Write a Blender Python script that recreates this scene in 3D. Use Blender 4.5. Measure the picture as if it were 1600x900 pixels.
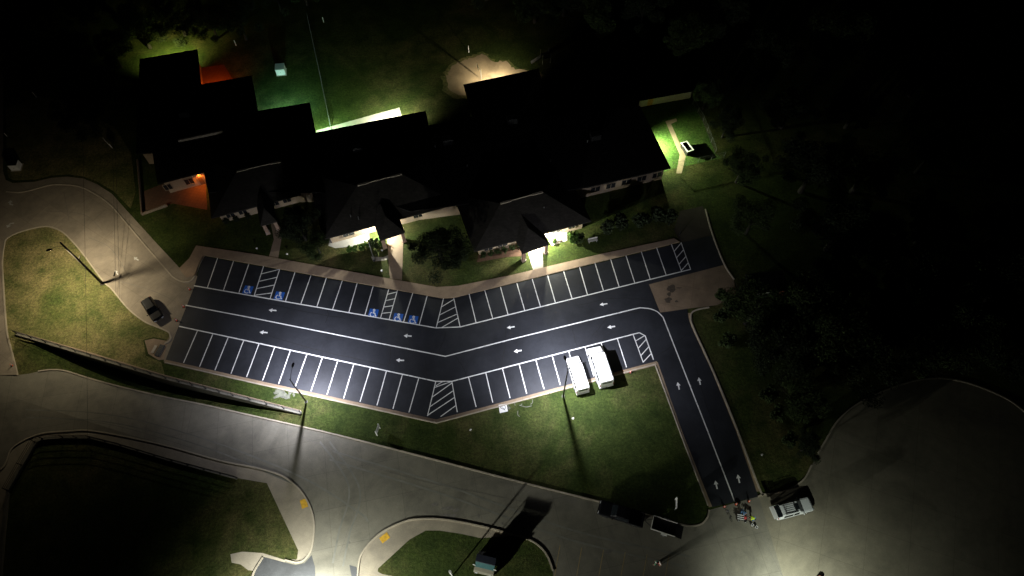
import bpy, bmesh, math, random
from mathutils import Vector, Matrix
random.seed(7)
R = math.radians
scene = bpy.context.scene
for o in list(bpy.data.objects): bpy.data.objects.remove(o)
COL = scene.collection

# ---------------------------------------------------------------- camera
CAM_H, FOC, TILT = 95.0, 1067.0, R(30)
cam = bpy.data.cameras.new('camera'); cam_o = bpy.data.objects.new('camera', cam); COL.objects.link(cam_o)
cam_o.location = (0, 0, CAM_H); cam_o.rotation_euler = (TILT, 0, 0)
cam.sensor_width = 36; cam.lens = 36*FOC/1600; cam.clip_start = 1; cam.clip_end = 3000
scene.camera = cam_o

# ---------------------------------------------------------------- night sky, faint moon, exposure
MOON_EL, MOON_ROT = R(12), R(200)
w = bpy.data.worlds.new('World'); scene.world = w; w.use_nodes = True
nt = w.node_tree; nt.nodes.clear()
sky = nt.nodes.new('ShaderNodeTexSky'); sky.sky_type = 'NISHITA'; sky.sun_disc = False
sky.sun_elevation = MOON_EL; sky.sun_rotation = MOON_ROT
bg = nt.nodes.new('ShaderNodeBackground'); bg.inputs['Strength'].default_value = 0.00035
wo = nt.nodes.new('ShaderNodeOutputWorld')
nt.links.new(sky.outputs[0], bg.inputs[0]); nt.links.new(bg.outputs[0], wo.inputs[0])
moon = bpy.data.lights.new('moon', 'SUN'); moon.energy = 0.002; moon.angle = R(0.5); moon.color = (0.85, 0.92, 1)
moon_o = bpy.data.objects.new('moon', moon); COL.objects.link(moon_o)
moon_o.rotation_euler = (R(90)-MOON_EL, 0, math.pi-MOON_ROT)
scene.view_settings.view_transform = 'Standard'; scene.view_settings.look = 'None'
scene.view_settings.exposure = 0; scene.view_settings.gamma = 1; scene.view_settings.use_curve_mapping = False

# lamp power table (watts, colour)
LAMP = {
 'drive':  (12000,  (1.0, 0.86, 0.60)),
 'lot_w':  (20000, (0.86, 0.87, 1.0)),
 'lot_e':  (24000,  (0.88, 0.89, 1.0)),
 'entry_low': (62000, (.97,1.0,.93)),
 'entry':  (72000, (0.98, 1.0, 0.88)),
 'circle': (14500, (0.93, 1.0, 0.86)),
}

# ---------------------------------------------------------------- survey helpers
S_, C_ = math.sin(TILT), math.cos(TILT)
def raw(u, v, z=0.0):
    a = (u-800)/FOC; b = (450-v)/FOC
    t = (CAM_H-z)/(C_-b*S_)
    return a*t, (S_+b*C_)*t
WA, WB, WC = [Vector(raw(*p)) for p in ((27,522),(260,592),(470,646))]
def sdist(p, a, b):                       # south of the line is positive
    d = (b-a).normalized(); return (p-a).dot(Vector((d.y, -d.x)))
WALL_D = (WC-WA).normalized(); WALL_L = (WC-WA).length
DIP_W = 9.0
def zf(x, y):                             # land falls away below the retaining wall
    p = Vector((x, y)); s = (p-WA).dot(WALL_D)/WALL_L
    if s <= 0 or s >= 1: return 0.0
    d = max(sdist(p, WA, WB), sdist(p, WB, WC))
    if d <= 0.02 or d > DIP_W+.05: return 0.0
    dep = 2.3*math.sin(math.pi*s)**1.3
    return -dep*max(0, min(1, 1-(d-.05)/DIP_W))
def P(u, v, h=0.0):                       # map point of the survey sheet -> world point at height h over the land
    z = 0.0
    for _ in range(6):
        x, y = raw(u, v, z+h); z = zf(x, y)
    return Vector((x, y, z+h))
def PX(pts, h=0.0): return [P(u, v, h) for u, v in pts]
def smooth_path(pts, n=4):                # Catmull-Rom through points (2-tuples)
    out = []
    for i in range(len(pts)-1):
        p0 = pts[max(i-1,0)]; p1 = pts[i]; p2 = pts[i+1]; p3 = pts[min(i+2,len(pts)-1)]
        for k in range(n):
            t = k/n
            out.append(tuple(.5*((2*p1[j])+(-p0[j]+p2[j])*t+(2*p0[j]-5*p1[j]+4*p2[j]-p3[j])*t*t+(-p0[j]+3*p1[j]-3*p2[j]+p3[j])*t**3) for j in (0,1)))
    out.append(tuple(pts[-1])); return out

# ---------------------------------------------------------------- materials
MATS = {}
def nodemat(name):
    m = bpy.data.materials.new(name); m.use_nodes = True
    n = m.node_tree.nodes; b = n['Principled BSDF']
    return m, m.node_tree, b
def ramp(t, fac, stops):
    r = t.nodes.new('ShaderNodeValToRGB'); e = r.color_ramp.elements
    while len(e) < len(stops): e.new(0.5)
    for i, (p, c) in enumerate(stops):
        e[i].position = p; e[i].color = (*c, 1) if len(c) == 3 else c
    t.links.new(fac, r.inputs[0]); return r.outputs[0]
def noise(t, scale, detail=4, rough=.6, coord='Object', dist=0.0, vec=None):
    n = t.nodes.new('ShaderNodeTexNoise'); n.inputs['Scale'].default_value = scale
    n.inputs['Detail'].default_value = detail; n.inputs['Roughness'].default_value = rough; n.inputs['Distortion'].default_value = dist
    if vec is None:
        tc = t.nodes.new('ShaderNodeTexCoord'); vec = tc.outputs[coord]
    t.links.new(vec, n.inputs['Vector']); return n.outputs['Fac']
def mixc(t, fac, a, b, mode='MIX'):
    m = t.nodes.new('ShaderNodeMix'); m.data_type = 'RGBA'; m.blend_type = mode
    for sock, v in ((m.inputs[0], fac), (m.inputs[6], a), (m.inputs[7], b)):
        if isinstance(v, (int, float)): sock.default_value = v
        elif isinstance(v, tuple): sock.default_value = (*v, 1)
        else: t.links.new(v, sock)
    return m.outputs[2]
def bump(t, bsdf, h, strength=.3, dist=.05):
    b = t.nodes.new('ShaderNodeBump'); b.inputs['Strength'].default_value = strength; b.inputs['Distance'].default_value = dist
    t.links.new(h, b.inputs['Height']); t.links.new(b.outputs[0], bsdf.inputs['Normal'])
def simple(name, col, rough=.6, metal=0, var=.25, scale=3.0, spec=.5, emit=None):
    m, t, b = nodemat(name)
    f = noise(t, scale, 5)
    c = ramp(t, f, [(.3, tuple(x*(1-var) for x in col)), (.7, tuple(min(1, x*(1+var)) for x in col))])
    t.links.new(c, b.inputs['Base Color']); b.inputs['Roughness'].default_value = rough
    b.inputs['Metallic'].default_value = metal; b.inputs['Specular IOR Level'].default_value = spec
    if emit:
        b.inputs['Emission Color'].default_value = (*emit[:3], 1); b.inputs['Emission Strength'].default_value = emit[3]
    MATS[name] = m; return m

def make_grass(name='grass', dark=(.019,.033,.006), mid=(.043,.062,.012), dry=(.125,.10,.042), dry_lo=.46):
    m, t, b = nodemat(name)
    big = noise(t, .055, 6, .62, dist=.6); med = noise(t, .35, 6, .65); fine = noise(t, 2.6, 5, .75); vf = noise(t, 7, 3, .8)
    g = ramp(t, med, [(.3, dark), (.62, mid)])
    d = ramp(t, big, [(dry_lo, (0,0,0)), (dry_lo+.22, (1,1,1))])
    d2 = ramp(t, med, [(.35, (.15,.15,.15)), (.65, (1,1,1))])
    dm = mixc(t, 1.0, d, d2, 'MULTIPLY')
    c = mixc(t, dm, g, dry)
    c = mixc(t, .75, c, ramp(t, fine, [(.32, (.30,.30,.30)), (.68, (1.6,1.6,1.6))]), 'MULTIPLY')
    c = mixc(t, .6, c, ramp(t, vf, [(.34, (.3,.3,.3)), (.66, (1.6,1.6,1.6))]), 'MULTIPLY')
    t.links.new(c, b.inputs['Base Color']); b.inputs['Roughness'].default_value = .9; b.inputs['Specular IOR Level'].default_value = .15
    bump(t, b, fine, .7, .12); MATS[name] = m; return m
def make_concrete(name, base, joint=4.5, ang=0, stain=.5, jcol=.60):
    m, t, b = nodemat(name)
    tc = t.nodes.new('ShaderNodeTexCoord'); mp = t.nodes.new('ShaderNodeMapping'); mp.inputs['Rotation'].default_value = (0,0,R(ang))
    t.links.new(tc.outputs['Object'], mp.inputs[0])
    big = noise(t, .10, 6, .65, dist=.8); med = noise(t, .8, 5, .6); fine = noise(t, 9, 3, .7)
    lo = tuple(x*(1-stain) for x in base)
    c = ramp(t, big, [(.30, lo), (.52, base), (.75, tuple(min(1,x*1.15) for x in base))])
    c = mixc(t, .55, c, ramp(t, med, [(.25, (.68,.68,.70)), (.7, (1.12,1.1,1.06))]), 'MULTIPLY')
    c = mixc(t, .5, c, ramp(t, fine, [(.3, (.72,.72,.72)), (.7, (1.2,1.2,1.2))]), 'MULTIPLY')
    if joint:
        br = t.nodes.new('ShaderNodeTexBrick'); br.offset = 0; br.inputs['Scale'].default_value = 1.0
        br.inputs['Brick Width'].default_value = joint; br.inputs['Row Height'].default_value = joint
        br.inputs['Mortar Size'].default_value = .03; br.inputs['Mortar Smooth'].default_value = .4
        br.inputs['Color1'].default_value = (1,1,1,1); br.inputs['Color2'].default_value = (.90,.90,.91,1); br.inputs['Mortar'].default_value = (jcol,jcol,jcol,1)
        t.links.new(mp.outputs[0], br.inputs['Vector'])
        c = mixc(t, .8, c, br.outputs['Color'], 'MULTIPLY')
    t.links.new(c, b.inputs['Base Color']); b.inputs['Roughness'].default_value = .85; b.inputs['Specular IOR Level'].default_value = .25
    bump(t, b, fine, .25, .02); MATS[name] = m; return m
def make_asphalt(name='asphalt', base=(.0235,.0255,.031), rough=.55):
    m, t, b = nodemat(name)
    big = noise(t, .13, 6, .6, dist=.5); med = noise(t, 1.1, 5, .65); fine = noise(t, 14, 3, .7)
    c = ramp(t, big, [(.32, tuple(x*.66 for x in base)), (.68, tuple(x*1.3 for x in base))])
    c = mixc(t, .5, c, ramp(t, med, [(.3, (.74,.74,.74)), (.7, (1.22,1.22,1.22))]), 'MULTIPLY')
    c = mixc(t, .5, c, ramp(t, fine, [(.3, (.6,.6,.6)), (.7, (1.4,1.4,1.4))]), 'MULTIPLY')
    t.links.new(c, b.inputs['Base Color']); b.inputs['Roughness'].default_value = rough; b.inputs['Specular IOR Level'].default_value = .3
    bump(t, b, fine, .35, .015); MATS[name] = m; return m
def make_shingle(name, base):
    m, t, b = nodemat(name)
    tc = t.nodes.new('ShaderNodeTexCoord'); br = t.nodes.new('ShaderNodeTexBrick')
    br.inputs['Scale'].default_value = 1; br.inputs['Brick Width'].default_value = .45; br.inputs['Row Height'].default_value = .22; br.inputs['Mortar Size'].default_value = .012
    br.inputs['Color1'].default_value = (*base,1); br.inputs['Color2'].default_value = (*[x*.72 for x in base],1); br.inputs['Mortar'].default_value = (*[x*.4 for x in base],1)
    t.links.new(tc.outputs['Object'], br.inputs['Vector'])
    c = mixc(t, .6, br.outputs['Color'], ramp(t, noise(t, .5, 5), [(.3,(.7,.7,.7)),(.7,(1.25,1.25,1.25))]), 'MULTIPLY')
    t.links.new(c, b.inputs['Base Color']); b.inputs['Roughness'].default_value = .9; b.inputs['Specular IOR Level'].default_value = .1
    MATS[name] = m; return m
def make_brick(name, a, bcol):
    m, t, b = nodemat(name)
    tc = t.nodes.new('ShaderNodeTexCoord'); br = t.nodes.new('ShaderNodeTexBrick')
    br.inputs['Scale'].default_value = 1; br.inputs['Brick Width'].default_value = .24; br.inputs['Row Height'].default_value = .08; br.inputs['Mortar Size'].default_value = .01
    br.inputs['Color1'].default_value = (*a,1); br.inputs['Color2'].default_value = (*bcol,1); br.inputs['Mortar'].default_value = (.4,.37,.32,1)
    sp = t.nodes.new('ShaderNodeSeparateXYZ'); cb = t.nodes.new('ShaderNodeCombineXYZ'); t.links.new(tc.outputs['Object'], sp.inputs[0]); t.links.new(sp.outputs[0], cb.inputs[0]); t.links.new(sp.outputs[2], cb.inputs[1]); t.links.new(cb.outputs[0], br.inputs['Vector'])
    t.links.new(br.outputs['Color'], b.inputs['Base Color']); b.inputs['Roughness'].default_value = .85
    MATS[name] = m; return m

make_grass(); make_grass('lit_lush_grass', (.035,.075,.014), (.070,.125,.026), (.12,.12,.04), .56); make_grass('dry_and_lit_grass', (.050,.076,.018), (.105,.115,.034), (.24,.20,.090), .34)
make_concrete('road_concrete', (.205,.194,.156), 5.0, -12, .35)
make_concrete('circle_concrete', (.235,.215,.160), 5.5, 20, .3)
make_concrete('drive_concrete', (.285,.245,.19), 4.6, 32, .35)
make_concrete('slab_concrete', (.27,.20,.135), 4.0, 13, .30)
make_concrete('lane_paving', (.055,.045,.035), 4.0, 13, .35)
make_concrete('walk_concrete', (.34,.255,.18), 1.6, 12, .28, .82)
make_concrete('isle_concrete', (.34,.30,.23), 1.8, 25, .3, .85)
make_concrete('pale_concrete', (.46,.42,.36), 1.8, 12, .2, .75)
make_concrete('kerb_concrete', (.42,.37,.29), 0, 0, .25)
make_concrete('gutter', (.30,.225,.15), 3.0, 12, .35)
make_concrete('wall_concrete', (.21,.20,.165), 2.4, -14, .4)
make_concrete('sand', (.34,.26,.16), 0, 0, .55)
make_concrete('brick_paving', (.15,.085,.055), .6, 12, .3)
make_concrete('rock_mulch', (.45,.43,.40), 0, 0, .5)
make_asphalt(); make_asphalt('old_asphalt', (.07,.072,.075), .8)
make_shingle('shingle', (.045,.041,.037)); make_shingle('shingle_dark', (.022,.021,.020))
make_brick('tan_brick', (.36,.25,.15), (.29,.20,.12)); make_brick('dull_brick', (.20,.14,.09), (.16,.11,.07)); make_brick('red_brick', (.28,.14,.09), (.22,.11,.07))
simple('tar', (.007,.007,.008), .7); simple('old_tar', (.14,.13,.115), .8); simple('oil_stain', (.075,.058,.042), .7)
def make_line(name, col, under, wear):
    m, t, b = nodemat(name); n1 = noise(t, 1.7, 6, .75); n2 = noise(t, .25, 4, .6)
    f = ramp(t, n1, [(wear, (1,1,1)), (wear+.10, (0,0,0))]); c = mixc(t, .55, col, ramp(t, n2, [(.35, (.72,.72,.72)), (.65, (1.05,1.05,1.05))]), 'MULTIPLY')
    t.links.new(mixc(t, mixc(t, .75, (0,0,0), f), c, under), b.inputs['Base Color']); b.inputs['Roughness'].default_value = .6; MATS[name] = m
make_line('white_line', (.84,.84,.83), (.10,.10,.11), .33)
simple('worn_white', (.50,.49,.46), .7, var=.3)
simple('blue_paint', (.010,.095,.42), .6, var=.2); simple('yellow_pad', (.62,.36,.03), .7); simple('faded_yellow', (.32,.24,.11), .8)
simple('fresh_white', (.80,.80,.79), .55, var=.05)
simple('overspray', (.11,.115,.085), .9, var=.45, scale=2)
simple('pole_metal', (.055,.052,.048), .5, .6); simple('wood_pole', (.03,.024,.018), .85); simple('galv', (.38,.39,.39), .45, .7)
simple('galv_dull', (.13,.135,.13), .6, .3); simple('dark_metal', (.03,.03,.032), .45, .5); simple('white_metal', (.75,.75,.73), .5, var=.08); simple('wire', (.02,.02,.02), .6)
simple('lens', (.9,.9,.9), .3, emit=(1,.97,.9,40)); simple('lens_orange', (.9,.5,.2), .3, emit=(1,.25,.03,15))
simple('van_white', (.82,.82,.80), .28, var=.03); simple('suv_white', (.66,.69,.70), .3, var=.04); simple('car_black', (.006,.006,.008), .45, var=.1, spec=.2)
simple('glass', (.012,.015,.018), .08); simple('tyre', (.018,.018,.018), .85); simple('chrome', (.7,.7,.7), .15, 1.0, var=.05)
simple('headlight', (.75,.76,.78), .15, var=.05); simple('taillight', (.35,.015,.012), .25); simple('black_plastic', (.02,.02,.021), .6)
simple('trim', (.30,.24,.17), .7); simple('cap_metal', (.55,.48,.38), .7); simple('window', (.02,.022,.025), .15); simple('door', (.12,.07,.04), .5)
simple('leaf', (.030,.047,.013), .75, var=.55, scale=1.2, spec=.2); simple('leaf_dark', (.020,.029,.013), .8, var=.5, scale=1.0, spec=.15)
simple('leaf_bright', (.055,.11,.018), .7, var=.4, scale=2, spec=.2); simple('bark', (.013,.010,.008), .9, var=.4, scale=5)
simple('orange', (.80,.10,.02), .5, var=.1); simple('teal', (.010,.06,.065), .5); simple('cream', (.15,.14,.10), .6, var=.1); simple('navy', (.008,.010,.02), .5)
simple('skin', (.45,.27,.19), .6, var=.1); simple('hair', (.02,.014,.01), .6); simple('hi_vis', (.62,.85,.04), .6, var=.1); simple('denim', (.10,.20,.36), .8)
simple('green_shirt', (.05,.45,.28), .8); simple('white_cloth', (.75,.74,.70), .8, var=.1); simple('red_cloth', (.5,.06,.06), .8); simple('dark_cloth', (.02,.02,.025), .8)
simple('shoe', (.03,.03,.03), .6); simple('reflective', (.75,.78,.8), .3); simple('pale_wood', (.42,.41,.38), .8, var=.25, scale=4); simple('orange_wood', (.55,.30,.09), .8)
simple('bin_green', (.02,.03,.025), .6); simple('rust', (.30,.10,.06), .8); simple('stone', (.22,.20,.17), .9, var=.4, scale=4)

# ---------------------------------------------------------------- object helpers
def link(name, me, mat=None, parent=None):
    o = bpy.data.objects.new(name, me); COL.objects.link(o)
    if mat is not None and me is not None:
        for k in ([mat] if isinstance(mat, str) else mat): me.materials.append(MATS[k])
    if parent: o.parent = parent
    return o
def tag(o, label=None, cat=None, group=None, kind=None):
    for k, v in (('label',label),('category',cat),('group',group),('kind',kind)):
        if v: o[k] = v
    return o
def thing(name, loc, rz, label, cat, group=None):
    o = bpy.data.objects.new(name, None); COL.objects.link(o); o.empty_display_size = .5
    o.location = loc; o.rotation_euler = (0,0,rz); return tag(o, label, cat, group)
def from_bm(name, bm, mat, parent=None, smooth=False, bevel=0, seg=2):
    me = bpy.data.meshes.new(name); bmesh.ops.recalc_face_normals(bm, faces=bm.faces[:]); bm.to_mesh(me); bm.free()
    if smooth:
        for p in me.polygons: p.use_smooth = True
    o = link(name, me, mat, parent)
    if bevel:
        b = o.modifiers.new('bevel','BEVEL'); b.width = bevel; b.segments = seg; b.limit_method = 'ANGLE'; b.angle_limit = R(35)
    return o
def bx(bm, c, s, rz=0, ry=0, rx=0, m=0):
    M = Matrix.Translation(c) @ Matrix.Rotation(rz,4,'Z') @ Matrix.Rotation(ry,4,'Y') @ Matrix.Rotation(rx,4,'X') @ Matrix.Diagonal((*s,1))
    r = bmesh.ops.create_cube(bm, size=1, matrix=M)
    if m:
        for v in r['verts']:
            for f in v.link_faces: f.material_index = m
def tube(bm, pts, rad, n=8, cap=True):
    pts = [Vector(p) for p in pts]; rads = rad if isinstance(rad,(list,tuple)) else [rad]*len(pts); rings = []
    for i, p in enumerate(pts):
        d = (pts[min(i+1,len(pts)-1)]-pts[max(i-1,0)]).normalized()
        a = d.cross(Vector((0,0,1)) if abs(d.z) < .95 else Vector((1,0,0))).normalized(); b = d.cross(a)
        rings.append([bm.verts.new(p+(a*math.cos(2*math.pi*k/n)+b*math.sin(2*math.pi*k/n))*rads[i]) for k in range(n)])
    for i in range(len(rings)-1):
        for k in range(n): bm.faces.new((rings[i][k],rings[i][(k+1)%n],rings[i+1][(k+1)%n],rings[i+1][k]))
    if cap: bm.faces.new(rings[0][::-1]); bm.faces.new(rings[-1])
def lathe(bm, prof, n=16, c=(0,0,0)):
    c = Vector(c); rings = [[bm.verts.new(c+Vector((r*math.cos(2*math.pi*k/n), r*math.sin(2*math.pi*k/n), z))) for k in range(n)] for r, z in prof]
    for i in range(len(rings)-1):
        for k in range(n): bm.faces.new((rings[i][k],rings[i][(k+1)%n],rings[i+1][(k+1)%n],rings[i+1][k]))
    bm.faces.new(rings[0][::-1]); bm.faces.new(rings[-1])
def bis(bm, co, no):
    bmesh.ops.bisect_plane(bm, geom=bm.verts[:]+bm.edges[:]+bm.faces[:], plane_co=co, plane_no=no, dist=1e-4)
def dip_cut(bm):
    for a, b in ((WA,WB),(WB,WC)):
        d = (b-a).normalized(); nn = Vector((d.y,-d.x,0))
        for k in (0.0,.05,1.5,3,4.5,6,7.5,9.05): bis(bm, Vector((*a,0))+nn*k, nn)
    dd = Vector((*WALL_D,0))
    for k in range(0,27): bis(bm, Vector((*WA,0))+dd*WALL_L*k/26, dd)
    for v in bm.verts: v.co.z += zf(v.co.x, v.co.y)
def sheet(name, pts, z, mat, parent=None, dip=False, kind=None, world=False):
    bm = bmesh.new()
    vs = [bm.verts.new((p[0], p[1], 0)) for p in (pts if world else PX(pts))]
    bm.faces.new(vs); bm.normal_update(); bmesh.ops.triangulate(bm, faces=bm.faces[:], ngon_method='BEAUTY')
    for f in bm.faces:
        f.normal_update()
        if f.normal.z < 0: f.normal_flip()
    for v in bm.verts: v.co.z = z
    if dip: dip_cut(bm)
    me = bpy.data.meshes.new(name); bm.to_mesh(me); bm.free()
    o = link(name, me, mat, parent)
    if kind: o['kind'] = kind
    return o
def slab(name, pts, z0, z1, mat, parent=None, kind=None, world=False, bevel=0):
    bm = bmesh.new(); ps = pts if world else PX(pts)
    vs = [bm.verts.new((p[0],p[1],z0)) for p in ps]; f = bm.faces.new(vs); f.normal_update()
    r = bmesh.ops.extrude_face_region(bm, geom=[f])
    for g in r['geom']:
        if isinstance(g, bmesh.types.BMVert): g.co.z = z1
    bm.normal_update(); bmesh.ops.triangulate(bm, faces=[f for f in bm.faces if len(f.verts) > 4])
    o = from_bm(name, bm, mat, parent, bevel=bevel)
    if kind: o['kind'] = kind
    return o
def ribbon_bm(bm, wp, wd, z, hgt=0, closed=False):
    """flat (or raised) band of width wd along world points"""
    wp = [Vector((p[0],p[1],0)) for p in wp]; n = len(wp); L = []
    for i in range(n):
        a = wp[(i-1)%n] if closed else wp[max(i-1,0)]; b = wp[(i+1)%n] if closed else wp[min(i+1,n-1)]
        d0 = (wp[i]-a).normalized() if (wp[i]-a).length > 1e-6 else (b-wp[i]).normalized()
        d1 = (b-wp[i]).normalized() if (b-wp[i]).length > 1e-6 else d0
        d = (d0+d1).normalized(); nn = Vector((-d.y,d.x,0)); k = 1/max(.5, d.dot(d1))
        zz = zf(wp[i].x, wp[i].y)+z
        L.append([wp[i]+nn*wd/2*k, wp[i]-nn*wd/2*k, zz])
    rows = []
    for l, r, zz in L:
        row = [bm.verts.new((l.x,l.y,zz+hgt)), bm.verts.new((r.x,r.y,zz+hgt))]
        if hgt: row = [bm.verts.new((l.x,l.y,zz-.03)), *row, bm.verts.new((r.x,r.y,zz-.03))]
        rows.append(row)
    for i in range(n if closed else n-1):
        a, b = rows[i], rows[(i+1)%n]
        for k in range(len(a)-1): bm.faces.new((a[k],a[k+1],b[k+1],b[k]))
    if hgt and not closed: bm.faces.new(rows[0]); bm.faces.new(rows[-1])
def kerb(name, px, wd=.2, hgt=.13, mat='kerb_concrete', smooth=True, z=0.0):
    bm = bmesh.new(); pts = smooth_path(px, 5) if smooth else px
    out = []
    wps = PX(pts)
    for i in range(len(wps)-1):
        k = max(1, int((wps[i+1]-wps[i]).length/2.5))
        out += [wps[i].lerp(wps[i+1], j/k) for j in range(k)]
    out.append(wps[-1]); ribbon_bm(bm, out, wd, z, hgt)
    o = from_bm(name, bm, mat); o['kind'] = 'structure'; return o
def copy_tree(o, parent=None):
    c = o.copy(); COL.objects.link(c)
    if parent: c.parent = parent
    for ch in list(o.children): copy_tree(ch, c)
    return c

# ---------------------------------------------------------------- ground, roads, pavements
bm = bmesh.new(); bmesh.ops.create_grid(bm, x_segments=2, y_segments=2, size=700)
dip_cut(bm); g = from_bm('ground', bm, 'grass'); g['kind'] = 'structure'

NORTH_ROAD = [(27,586),(45,584),(60,580.5),(78,578),(95,578.5),(108,581),(120,585),(160,597),(207,609),(260,621),(320,633),(400,651),(507,675),(650,711),(800,750),(940,785),(1000,801),(1062,819),(1082,822),(1096,819),(1105,809),(1108,797)]
CIRCLE = [(1184,776),(1192,773),(1202,772),(1230,766),(1255,750),(1268,728),(1278,708),(1290,688),(1310,656),(1345,628),(1400,604),(1450,592),(1500,595.5),(1560,617),(1600,643),(1660,700),(1720,790),(1750,900)]
ISLE = [(560,1000),(558,920),(560,887),(565,866),(580,846),(601,829),(632,815),(655,811),(695,812),(750,822),(800,835),(832,846),(853,865),(864,892),(866,1000)]
SOUTH_ROAD = [(-80,762),(0,735),(20,700),(60,679),(105,674),(150,674),(250,694),(345,720),(400,731),(437,742),(457,755),(472,770),(486,795),(491,820),(489,848),(484,864),(474,876),(462,879),(445,875)]
road = NORTH_ROAD+CIRCLE+[(1750,1200),(866,1200)]+ISLE[::-1]+[(430,1000),(445,880)]+SOUTH_ROAD[::-1]+[(-260,840),(-260,600)]
sheet('road', road, .02, 'road_concrete', dip=True, kind='structure')
DRIVE_N = [(5,268),(9,281),(20,286),(55,284),(80,278),(105,276),(130,279),(152,288),(175,303),(200,331),(240,375),(280,418),(292,422)]
ISLAND = [(266,525),(263,519),(245,511),(225,502),(200,482),(175,452),(162,440),(130,397),(112,376),(95,361),(72,354),(37,361),(12,372),(7,384),(4,410),(6,450),(11,517),(19,550),(27,582),(27,586)]
drive = [(-260,-150),(5,-150)]+DRIVE_N+[(309,432),(305,447),(259,563),(256,566),(258,535)]+ISLAND+[(-260,600)]
sheet('driveway', drive, .02, 'drive_concrete', kind='structure')
# sidewalk inside the south kerb of the road, round the sunken field
sheet('pavement', SOUTH_ROAD[2:]+[(464,874),(466,860),(417,755),(371,747),(270,722),(190,697),(140,686),(60,688),(16,764),(4,900),(-40,900),(-40,760)], .012, 'isle_concrete', dip=False, kind='structure')
sheet('pavement', ISLE[2:11]+[(802,837),(752,841),(720,834),(687,829),(665,829),(640,843),(591,888),(590,893),(597,897),(640,905),(640,1000),(562,1000)], .012, 'isle_concrete', kind='structure')
sheet('turning_circle', [(1186,777)]+CIRCLE[1:]+[(1750,1200),(1262,1200),(1240,960),(1225,905),(1208,850)], .0225, 'circle_concrete', kind='structure')
# tan sidewalk above the parking lot
walk_n = [(307,384),(400,398),(610,436),(683,449),(716,447),(800,430),(927,400),(1053,373),(1062,378.5),(709,465.5),(693,466.5),(320,399.5),(313,412),(306,431),(291,434),(280,420),(296,404)]
slab('pavement', walk_n, -.05, .12, 'walk_concrete', kind='structure')
# side lane and stained slab right of the lot
sheet('pavement', [(1053,360),(1062,330),(1098,322),(1113,367),(1064,380)], .016, 'lane_paving', kind='structure')
slb = sheet('concrete_slab', [(1014,444.5),(1131,414),(1146,437),(1152,462),(1120,477),(1074,482.5),(1031.5,488.5)], .034, 'slab_concrete', kind='structure')
def blob(name, c, r, mat, z, parent=None, sx=1, n=26, jag=.3, seed=0):
    rnd = random.Random(seed); c0 = P(*c); ph = [rnd.uniform(0,6.28) for _ in range(4)]; pts = []
    for k in range(n):
        a = 2*math.pi*k/n; q = r*(1+jag*(.5*math.sin(2*a+ph[0])+.35*math.sin(3*a+ph[1])+.3*math.sin(5*a+ph[2])+.25*rnd.uniform(-1,1)))
        pts.append((c0.x+q*math.cos(a)*sx, c0.y+q*math.sin(a)))
    return sheet(name, pts, z, mat, parent, world=True)
for i, (c, r, sx) in enumerate((((1049,451),.62,1.2),((1045.5,460),.45,.6),((1044,469),.50,1.1),((1057,471),.22,1.0),((1061,450),.10,4.0))):
    blob('oil_stain', c, r, 'oil_stain', .042, slb, sx, seed=i)
sheet('pavement', [(422,344),(431,343),(440,372),(434,408),(419,405.5),(428,374)], .02, 'walk_concrete', kind='structure')
sheet('pavement', [(604,360),(631,355),(628,438),(609,435)], .02, 'walk_concrete', kind='structure')
sheet('pavement', [(822,385),(847,376),(849,418),(833,422)], .02, 'pale_concrete', kind='structure')
sheet('pavement', [(579.5,401),(583,408.5),(600,407),(611,404),(611,397),(598,402)], .016, 'pale_concrete', kind='structure')
sheet('pavement', [(495,210),(494,204),(624,168),(628,182)], .02, 'pale_concrete', kind='structure')
sheet('pavement', [(1039.5,189.5),(1056.5,185),(1058,189.5),(1048.5,193.7),(1067,235),(1071.6,244),(1065,271),(1056.5,271),(1062,242)], .02, 'walk_concrete', kind='structure')
sheet('gravel_bed', [(516,372),(536,366),(576,350),(577,376),(552,385),(524,388),(513,384)], .03, 'rock_mulch', kind='structure')
sheet('gravel_bed', [(854,370),(886,360),(886,376),(862,384)], .03, 'rock_mulch', kind='structure')
sheet('gravel_bed', [(748,396),(815,376),(818,400),(790,402),(745,410)], .03, 'brick_paving', kind='structure')
sheet('courtyard', [(222,300),(320,262),(324,328),(270,318),(224,330)], .02, 'brick_paving', kind='structure')
sheet('courtyard', [(314,106),(350,101),(366,128),(314,140)], .02, 'brick_paving', kind='structure')
srnd = random.Random(3); sand = smooth_path([(702,112),(712,99),(733,92),(752,85),(770,95),(790,96),(806,108),(836,113),(840,125),(725,150),(698,128),(702,112)], 6); sand = [(u+srnd.uniform(-2.2,2.2), v+srnd.uniform(-1.6,1.6)) for u, v in sand]
sc = (sum(u for u, v in sand)/len(sand), sum(v for u, v in sand)/len(sand))
sheet('worn_grass', [(sc[0]+(u-sc[0])*1.10+srnd.uniform(-3,3), sc[1]+(v-sc[1])*1.16+srnd.uniform(-1.5,1.5)) for u, v in sand[:-1]], .012, 'dry_and_lit_grass', kind='structure')
sheet('sand_patch', sand[:-1], .02, 'sand', kind='structure')
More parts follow.
